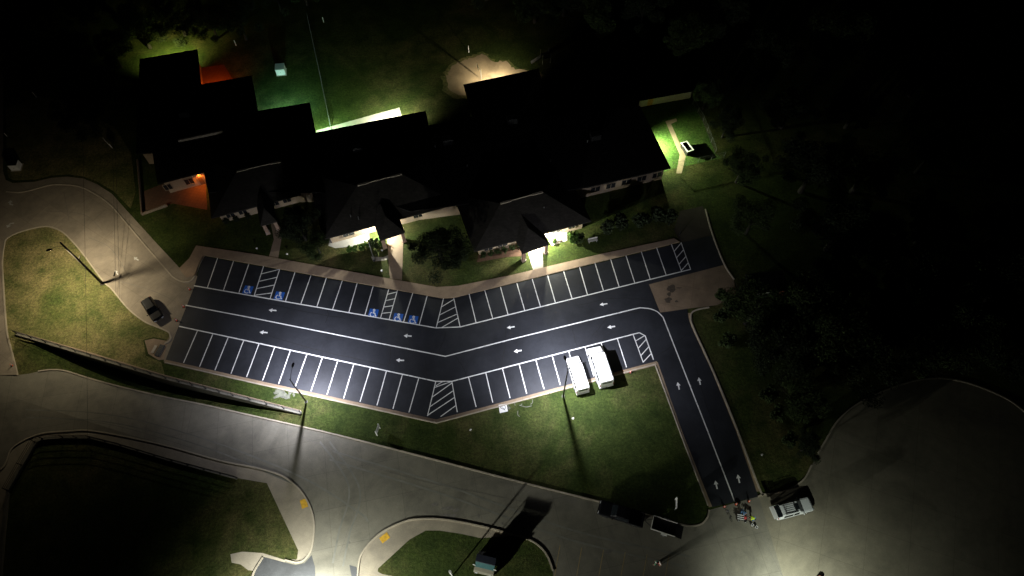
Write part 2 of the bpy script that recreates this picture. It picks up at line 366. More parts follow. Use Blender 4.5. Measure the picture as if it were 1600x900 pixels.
# dark asphalt entry at the foot of the frame, old inlet pads
sheet('entry_asphalt', [(411,870),(445,879),(462,883),(476,880),(487,867.5),(492,885),(494,920),(490,1000),(395,1000),(398,890)], .03, 'old_asphalt', kind='structure')
sheet('entry_asphalt', [(546,883),(557,886),(560,905),(560,1000),(553,1000),(551,910)], .03, 'old_asphalt', kind='structure')
sheet('pavement', [(360,866),(378,862),(410,864),(445,875),(462,880),(450,884),(411,872),(398,892),(388,891),(376,882),(362,879)], .016, 'kerb_concrete', kind='structure')
inl = sheet('pavement', [(226,532),(240,529),(262,533),(256,562),(248,563),(232,553)], .026, 'walk_concrete', kind='structure')
sheet('lawn', [(19,560),(24,530),(142,552),(258,588),(252,566),(228,556),(224,531),(240,527),(262,531)]+ISLAND[:-3], .008, 'dry_and_lit_grass', kind='structure')
sheet('lawn', [(9,170),(60,150),(120,165),(180,200),(205,240),(212,300),(204,326),(178,299),(152,284),(130,275.5),(105,272.5),(80,274.5),(55,280.5),(22,282),(12,277)], .008, 'dry_and_lit_grass', kind='structure')  # paler grass strip: the drive lamp's far spill is put into its colour
sheet('lawn', [(1000,170),(1080,153),(1098,190),(1118,240),(1128,247),(1050,264),(1020,275),(985,215)], .008, 'lit_lush_grass', kind='structure')  # greener grass, its colour also lightened to carry the yard lamp's light
# kerbs
kerb('kerb', NORTH_ROAD[2:]); kerb('kerb', CIRCLE[:5]+[(1268,727)]); kerb('kerb', CIRCLE[6:])
kerb('kerb', ISLE[1:-1]); kerb('kerb', SOUTH_ROAD); kerb('kerb', ISLAND)
kerb('kerb', [(10,299.5),(37,300),(75,290),(97,288.5),(125,292),(150,304),(172,320),(190,340),(228,385),(262,424),(272,434),(284,440),(296,440),(304,432),(312,413),(318.5,400)], .2, .1, z=.02)
kerb('kerb', [(1102,327),(1113,366),(1131,412),(1147,437)], .2)
kerb('kerb', [(1108,480.5),(1090,484),(1081,489),(1079,497),(1083,512),(1114,580),(1151,670),(1187,765),(1192,771)], .22)
kerb('kerb', [(266,525),(267,529),(263,534),(257,537)], .25)
kerb('kerb', [(411,871),(398,892),(392,910)], .22)
# gutter bands round the lot
def band(px, wd, mat, z):
    bm = bmesh.new(); ribbon_bm(bm, PX(px), wd, z); o = from_bm('gutter', bm, mat); o['kind'] = 'structure'
band([(258,564),(400,596.5),(682,658),(800,627),(1027,566.5)], .75, 'gutter', .024)
band([(1028,566),(1067,675),(1111,792)], .6, 'gutter', .0245)
band([(1076,489),(1080.5,512),(1111.5,580),(1148.5,671),(1184.5,768)], .9, 'gutter', .0165)
kerb('kerb', [(258,566.5),(400,599.5),(682,661),(800,630),(1025,569)], .16, .12, smooth=False)
kerb('kerb', [(1024,571),(1063,677),(1106,790)], .16, .12, smooth=False)

# ---------------------------------------------------------------- parking lot
lot_px = [(317.5,400.5),(500,433.5),(693,467),(706,466.5),(860,430),(1113,367.5),(1122,391),(1131,414.5),(1014,444.5),(1022,466),(1031.5,488.8),(1073.5,482.2),(1075.5,497),(1081,513),(1112,580),(1149,672),(1185,776),(1113,792.5),(1066,675),(1027,564),(800,624.5),(682,655.5),(400,594),(259,562),(281,505),(304,447)]
lot = sheet('parking_lot', lot_px, .03, 'asphalt', kind='structure')
ZL = .036
def lines_bm(segs, wd): 
    bm = bmesh.new()
    for s in segs: ribbon_bm(bm, PX(s), wd, 0)
    return bm
def paint(name, segs, wd, z=ZL, mat='white_line', parent=lot):
    bm = lines_bm(segs, wd)
    for v in bm.verts: v.co.z = z
    return from_bm(name, bm, mat, parent)
def yl(x, a, b): return a[1]+(x-a[0])*(b[1]-a[1])/(b[0]-a[0])
A0, A1, A2, A3 = (303,446.5),(681.5,512.5),(719,511),(1079,421)
ultop = [(340,403.5),(365,408),(389,412.5),(412,416),(437,421),(461,425.5),(486,430.5),(510,434.5),(535,438.5),(558,443),(583,447.5),(607.5,452),(621,454),(645,458),(667.5,462.5),(693,466.5)]
ulbot = [324,349,373,397,422,446,470,495,519.5,545,570,594.5,608,630.5,655,681.5]
urtop = [(709,466),(733,459.5),(757.5,454),(782,448.5),(807.5,442.5),(831.5,436),(855.5,430),(880.5,424),(905.5,417.5),(929.5,411),(954,405),(978,399.5),(1002,393.5),(1026,387.5),(1049,382),(1064,379)]
urbot = [719,744,770,794,820,844.5,868,894,918,943,967.5,992,1016,1041,1065,1079]
segs = [[A0,A1,A2,A3]]
stall = [[t,(x,yl(x,A0,A1))] for t, x in zip(ultop, ulbot)]+[[t,(x,yl(x,A2,A3))] for t, x in zip(urtop, urbot)]
B0, B1, B2, B3 = (280,510),(681,596),(706,596),(989,522.5)
lltop = [309,333,357,381,405,429.5,454,480,504,528,553,579,604,629,654.5,681]
llbot = [(287,567),(312,573),(336,578.5),(361,584),(385.5,589),(410.5,594.5),(435.5,600),(461,605.5),(486,611),(511,616.5),(537,622.5),(562.5,628),(589,633.5),(614,639),(639,644.5),(668,650)]
lrtop = [706,732,759,785,811,837,862.5,888.5,914,939,964.5,989]
lrbot = [(714.5,644),(744,636),(770,629),(797,622),(823,615),(850,608),(875.5,601.5),(901.5,594.5),(928,588),(953.5,581),(979,574),(1005,566.5)]
stall += [[(x,yl(x,B0,B1)),b] for x, b in zip(lltop, llbot)]+[[(x,yl(x,B2,B3)),b] for x, b in zip(lrtop, lrbot)]
segs += [[B0,B1,B2,B3,(999,520),(1008,525),(1021,562)]]
paint('stall_lines', stall, .13, ZL); paint('aisle_lines', segs, .17, ZL+.003)
cl = [(290,477)]+[(400,498),(696,557),(800,530),(990,483.2)]+smooth_path([(1000,481),(1012,482),(1020,484),(1028,488),(1036,496)],4)+[(1105,672),(1148,784)]
paint('lane_line', [cl], .17)
def hatch(px): paint('hatch_marking', px, .13, ZL+.0015)
def hl(L0, L1, R0, R1, pairs):
    f = lambda a, b, t: (a[0]+(b[0]-a[0])*t, a[1]+(b[1]-a[1])*t)
    hatch([[f(L0,L1,a), f(R0,R1,b)] for a, b in pairs])
hl((412,416),(397,463),(437,421),(422,467),[(.26,.0),(.51,.27),(.75,.53),(.97,.80)])
hl((607.5,452),(594.5,497),(621,454),(608,499.5),[(.18,.05),(.40,.28),(.62,.52),(.84,.75)])
hl((693,467),(681.5,512.5),(709,466),(719,511),[(.28,.04),(.56,.30),(.82,.55)]); hatch([[(690,512),(715.8,497)]])
hl((1049,382),(1065,424),(1064,379),(1079,421),[(.26,.02),(.50,.27),(.74,.52),(.97,.76)])
hl((681,596),(668,650),(706,596),(714.5,644),[(.18,-.0),(.46,.05),(.74,.30),(.98,.52)]); hatch([[(688.5,651),(712,634)],[(681,603),(692,596)]])
hl((989,522.5),(1005,566.5),(1008,525),(1021,562),[(.24,-.02),(.50,.14),(.76,.45),(.99,.74)])
# direction arrows
def arrow(c, d, parent, mat='white_line', size=1.0, z=ZL):
    a = P(*c); b = P(*d); ang = math.atan2(b.y-a.y, b.x-a.x)
    sh = [(-.62,-.11),(.05,-.11),(.05,-.34),(.62,0),(.05,.34),(.05,.11),(-.62,.11)]
    pts = [(a.x+size*(x*math.cos(ang)-y*math.sin(ang)), a.y+size*(x*math.sin(ang)+y*math.cos(ang))) for x, y in sh]
    return sheet('direction_arrow', pts, z, mat, parent, world=True)
for c in ((426,485),(412,519.5),(637,525),(625,563)): arrow(c, (c[0]-10,c[1]-.6), lot)
for c in ((798,511.5),(943,475.5),(955,511),(809,548.5)): arrow(c, (c[0]-10,c[1]+1.6), lot)
for c in ((1060,603),(1093,595.5),(1119,757.5),(1154,748)): arrow(c, (c[0]-2.3,c[1]-10), lot, size=.95)
drv = bpy.data.objects['driveway']
arrow((213,404.5),(208,401),drv,'worn_white',.9,.03); arrow((182,426),(178,421),drv,'worn_white',.9,.03)
for c, fl in (((17,318),1),((16,351),-1)):
    a = P(*c); pts = [(a.x+x*.9, a.y+fl*y*.9) for x, y in ((.6,-.5),(.6,-.25),(.1,-.1),(-.1,.2),(.3,.25),(-.3,.75),(-.7,.15),(-.35,.18),(-.15,-.3))]
    sheet('turn_arrow', pts, .03, 'worn_white', drv, world=True)
# accessible bays: blue square with the wheelchair figure
def access(c):
    a = P(*c); ang = math.atan2(*( (Vector((P(583,447)-P(570,492.5)))[:2])[::-1])) - math.pi/2
    tr = lambda x, y: (a.x+x*math.cos(ang)-y*math.sin(ang), a.y+x*math.sin(ang)+y*math.cos(ang))
    q = sheet('wheelchair_symbol', [tr(x,y) for x, y in ((-.72,-.72),(.72,-.72),(.72,.72),(-.72,.72))], ZL, 'blue_paint', lot, world=True)
    bm = bmesh.new()
    ribbon_bm(bm, [tr(.14*math.cos(t)-.02, .52+.14*math.sin(t)) for t in [i*math.pi/5 for i in range(10)]], .14, 0, closed=True)
    ribbon_bm(bm, [tr(-.04,.40),tr(-.02,-.02),tr(.26,-.04),tr(.44,-.48),tr(.58,-.42)], .15, 0)
    ribbon_bm(bm, [tr(-.03,.20),tr(.24,.20)], .12, 0)
    ribbon_bm(bm, [tr(-.08+.38*math.cos(t), -.24+.38*math.sin(t)) for t in [R(115+i*19) for i in range(12)]], .13, 0)
    for v in bm.verts: v.co.z = ZL+.004
    from_bm('wheelchair_figure', bm, 'white_line', q)
for c in ((387.5,453),(436.5,462.3),(583.5,489.3),(622,496.3),(645.5,500)): access(c)
# cracks in the sealed surface
def crack(px, wd=.05, seed=0):
    rnd = random.Random(seed); pts = [p for p in smooth_path(px, 7)]
    wp = [Vector((q.x+rnd.uniform(-.09,.09), q.y+rnd.uniform(-.09,.09), 0)) for q in PX(pts)]
    bm = bmesh.new(); ribbon_bm(bm, wp, wd, 0)
    for v in bm.verts: v.co.z = ZL-.002
    from_bm('crack', bm, 'tar', lot)
for i, px in enumerate(([(696,519),(693,532),(686,548)],[(712,557),(722,572),(730,588)],[(790,512),(789,540),(783,575)],[(895,510),(897,528),(902,541)],[(925,525),(940,508),(947,497)],[(1020,561),(1050,540),(1075,521)],[(420,525),(500,548),(600,570)],[(320,455),(420,476),(540,498)],[(900,478),(960,466),(1018,470)],[(611,545),(609,568)],[(664,560),(667,590)],[(510,478),(513,490),(509,505)],[(860,515),(930,500),(1000,486)],[(1085,560),(1100,620),(1120,680)])): crack(px, .085, i)
# worn line marks, stains and joints of the road
rd = bpy.data.objects['road']
for i in range(6):
    x = 883-8+i*34; paint('bay_line', [[(x,852+i*3.5),(x-9.5,905+i*3.5)]], .09, .027, 'faded_yellow', rd)
for i, (c, r, sx) in enumerate((((680,788),.25,2),((700,794),.3,2.4),((712,797),.28,1.6),((950,862),.28,2),((748,806),.2,1),((702,806),.3,3),((546,848),.14,1),((785,818),.15,1),((932,872),.15,1))):
    blob('oil_stain', c, r, 'old_tar', .027, rd, sx, seed=i+20)
for px in ([(555,793),(545,825),(530,868)],[(400,650),(600,735),(760,772),(870,795)],[(1165,780),(1192,840),(1225,905)],[(300,640),(290,690)],[(60,650),(180,665),(300,700)]):
    wp = PX(smooth_path(px, 6)); bm = bmesh.new(); ribbon_bm(bm, wp, .06, .027 if px[0][0] > 520 else .029); from_bm('joint', bm, 'old_tar', rd)
simple('tyre_mark', (.165,.163,.138), .85, var=.2, scale=.6)
for i, px in enumerate(([(40,640),(180,650),(330,690),(470,745),(560,800),(575,815)],[(40,652),(180,662),(328,702),(462,757)],[(500,690),(545,760),(530,830),(520,880)],[(515,690),(562,765),(546,835),(536,885)],[(520,705),(700,760),(900,830),(1080,870)],[(515,718),(700,775),(890,843),(1070,885)])):
    bm = bmesh.new(); ribbon_bm(bm, PX(smooth_path(px, 9)), .26, .0255+.0002*i); from_bm('tyre_mark', bm, 'tyre_mark', rd)
dwj = []
for px in ([(140,372),(175,390),(205,440)],[(72,330),(130,335),(160,360)],[(190,440),(240,455),(275,472)],[(100,300),(108,345)]):
    bm = bmesh.new(); ribbon_bm(bm, PX(smooth_path(px, 6)), .06, .027); from_bm('joint', bm, 'old_tar', drv)
for c, ang in (((475,787),113),((601,840.5),38)):
    a = P(*c); t = R(ang); o = sheet('tactile_pad', [(a.x+x*math.cos(t)-y*math.sin(t), a.y+x*math.sin(t)+y*math.cos(t)) for x, y in ((-.6,-.42),(.6,-.42),(.6,.42),(-.6,.42))] if ang < 50 else
        [(a.x+x*math.cos(t)-y*math.sin(t), a.y+x*math.sin(t)+y*math.cos(t)) for x, y in ((-.6,-.42),(.6,-.42),(.6,.42),(-.6,.42))], .03, 'yellow_pad', kind='structure', world=True)

# ---------------------------------------------------------------- retaining walls with railings
def retaining(name, px, wd, top, bot, label, wlabel):
    wps = PX(px); th = thing(name, wps[0], 0, wlabel, 'wall'); bm = bmesh.new(); o0 = wps[0]
    L = []
    for i, p in enumerate(wps):
        d = (wps[min(i+1,len(wps)-1)]-wps[max(i-1,0)]); d.z = 0; d.normalize(); nn = Vector((-d.y,d.x,0))
        zb = bot
        L.append([bm.verts.new(Vector((q.x,q.y,z))-o0) for q, z in ((p+nn*wd/2,zb),(p+nn*wd/2,top),(p-nn*wd/2,top),(p-nn*wd/2,zb))])
    for a, b in zip(L, L[1:]):
        for k in range(4): bm.faces.new((a[k],a[(k+1)%4],b[(k+1)%4],b[k]))
    bm.faces.new(L[0]); bm.faces.new(L[-1])
    from_bm('wall_body', bm, 'wall_concrete', th)
    rt = thing(name.replace('wall','')+'railing' if False else 'metal_railing', wps[0]+Vector((0,0,0)), 0, label, 'railing')
    pts = []
    for a, b in zip(wps, wps[1:]):
        n = max(1, round((b-a).length/2.4)); pts += [a.lerp(b, k/n) for k in range(n)]
    pts.append(wps[-1]); pts = [Vector((p.x,p.y,top))-o0 for p in pts]
    for p in pts:
        bm = bmesh.new(); bx(bm, p+Vector((0,0,.55)), (.075,.075,1.1)); bx(bm, p+Vector((0,0,.025)), (.22,.22,.05)); from_bm('post', bm, 'dark_metal', rt)
    for h in (.4,.75,1.08):
        bm = bmesh.new(); tube(bm, [p+Vector((0,0,h)) for p in pts], .028, 6); from_bm('rail', bm, 'dark_metal', rt)
WALLPX = [(27,522),(143,557),(260,592),(365,619),(471,646.2)]
retaining('retaining_wall', WALLPX, .45, .28, -2.8, 'long dark railing on the straight retaining wall below the parked dark car', 'long straight concrete retaining wall with black shadow below it')
retaining('field_wall', [(57,692),(68,687),(100,684.5),(142,685),(190,697),(270,721),(371,748)], .25, .35, -.1, 'dark railing curving along the top of the lower left grass field', 'curved low concrete wall edging the lower left dark grass field')
retaining('corner_wall', [(57,692),(36,728),(14,767)], .45, .40, -.1, 'short dark railing over the slanted corner wall at the lower left', 'short slanted concrete wall at the corner of the lower left field')
sheet('pavement', [(25,517.5),(143,551),(260,586.5),(366,614),(470,641),(470,644.5),(365,617.5),(260,590.5),(142,555.5),(26,521)], .014, 'walk_concrete', kind='structure')
kerb('kerb', [(14,769),(10,800),(5,850),(2,905)], .35, .35, 'wall_concrete')

# ---------------------------------------------------------------- lights and lamp posts
def lamp_light(name, loc, power, col, parent=None, size=R(150), blend=.5, rad=.12, aim=None, typ='SPOT'):
    l = bpy.data.lights.new(name, typ); l.energy = power; l.color = col; l.shadow_soft_size = rad
    if typ == 'SPOT': l.spot_size = size; l.spot_blend = blend
    o = bpy.data.objects.new(name, l); COL.objects.link(o); o.location = loc
    if aim is not None: o.rotation_euler = Vector(aim).to_track_quat('-Z','Y').to_euler()
    if parent: o.parent = parent
    return o
def street_lamp(base, head, key, label, pole_r=.10, mat='pole_metal', top_extra=0.0, size=R(158), droop=.35, cross=False, arm_r=.035, aim=None, blend=.6):
    base = Vector(base); head = Vector(head)-base; th = thing('street_lamp', base, 0, label, 'street lamp')
    hz = head.z+droop; top = Vector((0,0,hz+top_extra)); d = Vector((head.x,head.y,0)).normalized()
    bm = bmesh.new(); tube(bm, [(0,0,0),(0,0,.5*hz),top], [pole_r*1.25,pole_r*1.05,pole_r*.75], 12); from_bm('pole', bm, mat, th, True)
    bm = bmesh.new(); bx(bm, (0,0,.03), (pole_r*4,pole_r*4,.06)); 
    for sx in (-1,1):
        for sy in (-1,1): bx(bm, (sx*pole_r*1.5,sy*pole_r*1.5,.08), (.04,.04,.05))
    from_bm('base_plate', bm, mat, th, bevel=.01)
    hl_ = Vector((head.x,head.y,0)).length
    bm = bmesh.new(); tube(bm, [Vector((0,0,hz-droop-.1)), d*hl_*.3+Vector((0,0,hz-.08)), d*hl_*.7+Vector((0,0,hz-.02)), d*(hl_-.25)+Vector((0,0,head.z+.12))], arm_r, 8); from_bm('arm', bm, mat, th, True)
    bm = bmesh.new(); a = math.atan2(d.y,d.x)
    prof = [(-.42,.07,.06),(-.25,.14,.10),(.0,.19,.13),(.25,.17,.10),(.40,.08,.04)]; rings = []
    for x, wy, hz_ in prof:
        ring = []
        for k in range(10):
            t = 2*math.pi*k/10; yy = wy*math.cos(t); zz = (hz_ if math.sin(t) > 0 else .05)*math.sin(t)
            ring.append(bm.verts.new(head+Vector((x*math.cos(a)-yy*math.sin(a), x*math.sin(a)+yy*math.cos(a), zz+.10))))
        rings.append(ring)
    for r0, r1 in zip(rings, rings[1:]):
        for k in range(10): bm.faces.new((r0[k],r0[(k+1)%10],r1[(k+1)%10],r1[k]))
    bm.faces.new(rings[0]); bm.faces.new(rings[-1])
    hd = from_bm('lamp_head', bm, mat, th, True)
    bm = bmesh.new(); lathe(bm, [(.02,-.02),(.10,-.015),(.13,.02),(.13,.04)], 12, head+Vector((0,0,.02))); from_bm('lens', bm, 'lens', hd, True)
    if cross:
        z = hz*.62; bm = bmesh.new(); bx(bm, (0,.35,z), (.12,.9,.12)); tube(bm, [(0,.7,z+.06),(0,.7,z+.22)], [.05,.03], 8); from_bm('bracket', bm, mat, th)
    p, c = LAMP[key]
    lamp_light('lamp_bulb', head+Vector((0,0,-.08)), p, c, th, size, blend, .35 if key in ('entry','drive') else .12, aim)
    return th
street_lamp(P(160,443), P(77,391,11.0), 'drive', 'tall wooden pole with thin arm street lamp on the left island', .17, 'wood_pole', .55, R(172), .3, True, .03, aim=(-.12,-.08,-1), blend=.8)
street_lamp(P(478.5,628), P(458,571,8.3), 'lot_w', 'dark lamp post with bent arm over the left stalls beside the retaining wall', .10, droop=.3, size=R(166), blend=.85, aim=(-.02,.20,-1))
street_lamp(P(880,619), P(883,560,9.9), 'lot_e', 'dark lamp post beside the left white van', .10, droop=.4, size=R(160), blend=.9, aim=(.10,.27,-1))
# lamps standing just outside the frame that light the entry road and the turning circle
entry_post = street_lamp((-25.0,-11.5,0), (-25.0,-9.5,9.0), 'entry', 'lamp post outside the frame by the entry road', .12, size=R(122), aim=(18,30,-14), blend=1.0)
street_lamp((-31.0,0.0,0), (-26.2,4.0,8.0), 'entry_low', 'lower lamp post outside the frame at the mouth of the entry road', .09, size=R(150), blend=1.0)
bE = P(1217,978); street_lamp(bE+Vector((-1,-2,0)), bE+Vector((0,0,9.0)), 'circle', 'lamp post outside the frame by the turning circle', .12, size=R(142), blend=1.0, aim=(.25,.20,-1))

# ---------------------------------------------------------------- school building
school = thing('school_building', P(640,260), 0, 'long dark school with hipped entrance roofs behind the parking lot', 'building')
SO = school.location.copy()
def offs(ps, d):
    ps = [Vector((p[0],p[1])) for p in ps]; area = sum(a.x*b.y-b.x*a.y for a, b in zip(ps, ps[1:]+ps[:1]))
    if area < 0: ps = ps[::-1]
    out = []; n = len(ps)
    for i in range(n):
        a, b, c = ps[i-1], ps[i], ps[(i+1)%n]; d0 = (b-a).normalized(); d1 = (c-b).normalized()
        n0 = Vector((-d0.y,d0.x)); n1 = Vector((-d1.y,d1.x)); m = (n0+n1); m = m.normalized() if m.length > 1e-6 else n0
        out.append(b+m*(d/max(.35, m.dot(n0))))
    return out
def part(name, bm, mat, **k):
    for v in bm.verts: v.co -= SO
    return from_bm(name, bm, mat, school, **k)
def prism_bm(ps, z0, z1):
    bm = bmesh.new(); lo = [bm.verts.new((p[0],p[1],z0)) for p in ps]; hi = [bm.verts.new((p[0],p[1],z1)) for p in ps]; n = len(ps)
    for i in range(n): bm.faces.new((lo[i],lo[(i+1)%n],hi[(i+1)%n],hi[i]))
    bm.faces.new(lo[::-1]); bm.faces.new(hi); bm.normal_update(); bmesh.ops.triangulate(bm, faces=[f for f in bm.faces if len(f.verts) > 4]); return bm
main_px = [(218,92),(308,77),(314,132),(393,118),(403,173),(484,160),(493,207),(665,173),(670,196),(738,182),(724,132),(842,107),(858,182),(1000,165.5),(1048,262),(919,292),(880,298),(640,330),(560,300),(452,300),(325,300),(318,268),(246,287),(238,238),(212,240)]
main = [(p.x,p.y) for p in PX(main_px, 3.7)]
part('flat_roof', prism_bm(offs(main,0), 3.4, 3.7), 'shingle_dark'); part('wall', prism_bm(offs(main,.7), 0, 3.4), 'tan_brick')
def opening(name, a, b, t0, t1, z0, z1, mat, frame='trim', out=.04):
    """window or door panel on the wall line a-b (world xy), facing right of a->b"""
    a = Vector((a[0],a[1],0)); b = Vector((b[0],b[1],0)); d = (b-a).normalized(); nn = Vector((d.y,-d.x,0)); L = (b-a).length
    c = a+d*L*(t0+t1)/2+nn*out+Vector((0,0,(z0+z1)/2)); wd = L*(t1-t0); rz = math.atan2(d.y,d.x)
    bm = bmesh.new(); bx(bm, c, (wd,.10,z1-z0), rz); o = part(name, bm, mat)
    bm = bmesh.new()
    for s in (-1,1):
        bx(bm, c+d*s*(wd/2+.04)+nn*.012, (.08,.12,z1-z0+.16), rz); bx(bm, c+Vector((0,0,s*((z1-z0)/2+.04)))+nn*.012, (wd-.002,.12,.08), rz)
    if wd > 1.2: bx(bm, c+nn*.014, (.06,.12,z1-z0-.002), rz)
    for v in bm.verts: v.co -= SO
    from_bm('frame', bm, frame, o)
def hip(fl, fr, rl, rr, ze=3.0, zr=5.3, over=1.0, wins=()):
    F1, F2, R1, R2 = P(*fl,ze), P(*fr,ze), P(*rl,zr), P(*rr,zr)
    d = (R2-R1); d.z = 0; d.normalize(); nn = Vector((-d.y,d.x,0))
    def refl(p): s = (p-R1).dot(nn); return p-nn*2*s
    B1, B2 = refl(F1), refl(F2); B1.z = B2.z = ze
    bm = bmesh.new(); v = [bm.verts.new(p) for p in (F1,F2,B2,B1,R1,R2)]; lo = [bm.verts.new((p.x,p.y,ze-.22)) for p in (F1,F2,B2,B1)]
    for f in ((0,1,5,4),(1,2,5),(2,3,4,5),(3,0,4)): bm.faces.new([v[i] for i in f])
    for i in range(4): bm.faces.new((lo[i],lo[(i+1)%4],v[(i+1)%4],v[i]))
    bm.faces.new(lo[::-1]); rf = part('hip_roof', bm, 'shingle')
    bm = bmesh.new(); q = (R2-R1)
    for a, b, wv in ((0,.25,.26),(.25,.75,.10),(.75,1,.26)):
        c = R1+q*(a+b)/2; bx(bm, c+Vector((0,0,.06)), (q.length*(b-a)-.01,wv*1.4,.14), math.atan2(q.y,q.x))
    for vv in bm.verts: vv.co -= SO
    from_bm('ridge_cap', bm, 'cap_metal', rf)
    W = offs([F1,F2,B2,B1], over); part('wall', prism_bm(W, 0, ze-.22), 'tan_brick')
    # front wall = edge whose midpoint lies furthest south
    n = len(W); e = min(range(n), key=lambda i: (W[i].y+W[(i+1)%n].y)); a, b = W[e], W[(e+1)%n]
    if a.x > b.x: a, b = b, a
    for nm, t0, t1, z0, z1 in wins: opening(nm, a, b, t0, t1, z0, z1, 'window' if nm == 'window' else 'door')
    return a, b
h1 = hip((330,341),(470,304),(370,268),(441,252), wins=(('window',.08,.18,.9,2.1),('window',.24,.34,.9,2.1),('window',.66,.76,.9,2.1),('window',.82,.92,.9,2.1)))
h2 = hip((505,374),(716,318),(558,290),(628,272), wins=(('window',.10,.19,.9,2.1),('window',.68,.76,.9,2.1),('window',.82,.90,.9,2.1),('door',.42,.47,.05,2.2)))
h3 = hip((741,393),(924,345.5),(782,318),(848,300), wins=(('window',.05,.13,.9,2.1),('window',.18,.27,.9,2.1),('window',.70,.78,.9,2.1),('window',.86,.93,.9,2.1),('door',.47,.56,.05,2.3)))
def porch(fl, fr, depth, setb, ze=2.9, zr=4.4, col='red_brick'):
    F1, F2 = P(*fl,ze), P(*fr,ze); d = (F2-F1); d.z = 0; L = d.length; d.normalize(); nn = Vector((-d.y,d.x,0)); M = (F1+F2)/2
    B1, B2 = F1+nn*depth, F2+nn*depth; Ra = M+nn*setb; Rb = M+nn*depth; Ra.z = Rb.z = zr
    bm = bmesh.new(); v = [bm.verts.new(p) for p in (F1,F2,B2,B1,Ra,Rb)]; lo = [bm.verts.new((p.x,p.y,ze-.2)) for p in (F1,F2,B2,B1)]
    for f in ((0,1,4),(1,2,5,4),(2,3,5),(3,0,4,5)): bm.faces.new([v[i] for i in f])
    for i in range(4): bm.faces.new((lo[i],lo[(i+1)%4],v[(i+1)%4],v[i]))
    bm.faces.new(lo[::-1]); part('porch_roof', bm, 'shingle')
    for s in (0,1):
        c = (F1 if s == 0 else F2)+d*(.45 if s == 0 else -.45)+nn*.45
        bm = bmesh.new(); bx(bm, Vector((c.x,c.y,1.35)), (.55,.55,2.7), math.atan2(d.y,d.x)); bx(bm, Vector((c.x,c.y,.2)), (.7,.7,.4), math.atan2(d.y,d.x)); part('column', bm, col)
    return M, d, nn
porch((407,353),(433,346),5.5,2.2); p2 = porch((594,376),(633,363),6,3.2); p3 = porch((816,396.5),(859,381.5),7,3.4)
# windows of the courtyard wall, rear doors
cw = offs(main,.7)
a = P(246,287,3.7); b = P(318,268,3.7); dd = (b-a).normalized(); nn = Vector((dd.y,-dd.x,0)); wa = a-nn*.7; wb = b-nn*.7
for t0, t1 in ((.04,.2),(.5,.68)): opening('window', wa, wb, t0, t1, 1.0, 2.3, 'window')
opening('door', wa, wb, .78, .88, .05, 2.2, 'door')
a = P(919,292,3.7); b = P(1048,262,3.7); dd = (b-a).normalized(); nn = Vector((dd.y,-dd.x,0)); wa = a-nn*.7; wb = b-nn*.7
for k in range(5): opening('window', wa, wb, .06+.19*k, .17+.19*k, 1.0, 2.3, 'window')
q0, q1 = P(278,219,4.1), P(348,204.5,4.1)
bm = bmesh.new(); bx(bm, (q0+q1)/2+Vector((0,0,-.18)), ((q1-q0).length,.3,.5), math.atan2((q1-q0).y,(q1-q0).x)); part('parapet', bm, 'cap_metal')
# vents on the roof slopes
for u, v, z in ((548,338,3.9),(560,341,3.9),(850,326,4.2),(730,260,3.8),(861,252,3.8),(918,222,3.8),(680,230,3.8)):
    p = P(u,v,z); bm = bmesh.new(); tube(bm, [Vector((p.x,p.y,z-1.2)),Vector((p.x,p.y,z+.35))], .06, 8); tube(bm, [Vector((p.x,p.y,z+.35)),Vector((p.x,p.y,z+.42))], .10, 8); part('vent_pipe', bm, 'galv')
# rooftop units, hardly visible
for u, v in ((560,235),(700,222),(800,190),(930,215),(290,180)):
    p = P(u,v,3.7); bm = bmesh.new(); bx(bm, (p.x,p.y,4.25), (1.8,1.4,1.1), R(12)); bx(bm, (p.x,p.y,4.83), (1.2,1.2,.06), R(12)); part('rooftop_unit', bm, 'dark_metal', bevel=.04)
def wall_pack(u, v, z, nrm, power, col, out=.35, lens='lens', size=R(150), tilt=.25, back=.62):
    p = P(u, v, 3.7); n = Vector((math.cos(R(nrm)),math.sin(R(nrm)),0)); q = Vector((p.x,p.y,z))-n*back
    bm = bmesh.new(); bx(bm, q+n*.08, (.16,.34,.24), R(nrm)); o = part('wall_lamp', bm, 'dark_metal')
    bm = bmesh.new(); bx(bm, q+n*.13+Vector((0,0,-.14)), (.16,.28,.03), R(nrm))
    for vv in bm.verts: vv.co -= SO
    from_bm('lens', bm, lens, o)
    return lamp_light('lamp_bulb', q+n*out+Vector((0,0,-.22)), power, col, None, size, .75, .08, n*tilt+Vector((0,0,-1)))
NN = 103; SS = 283; EE = 13
YG = (.86,1,.62)
wall_pack(612,184.5,3.1,NN,14500,(.90,1,.72),.9,tilt=.5); wall_pack(508,204,3.1,NN,8500,(.60,1,.58),.9,tilt=.5)
wall_pack(440,167,3.2,NN,4200,(.45,1,.85),.5,tilt=.6)
wall_pack(776,121,2.7,NN,9000,(1,.90,.66),.9,tilt=.5); wall_pack(258,85.5,3.2,NN,9500,(.95,1,.35),.9,tilt=.5)
wall_pack(1022,208,3.1,-26,13000,(.86,1,.60),.95,tilt=.55)
wall_pack(323,130,2.9,NN,1900,(1,.15,.015),.75,'lens_orange',tilt=.5)
wall_pack(307,271,3.0,SS,560,(1,.24,.03),.28,'lens_orange',tilt=.3,back=.55)
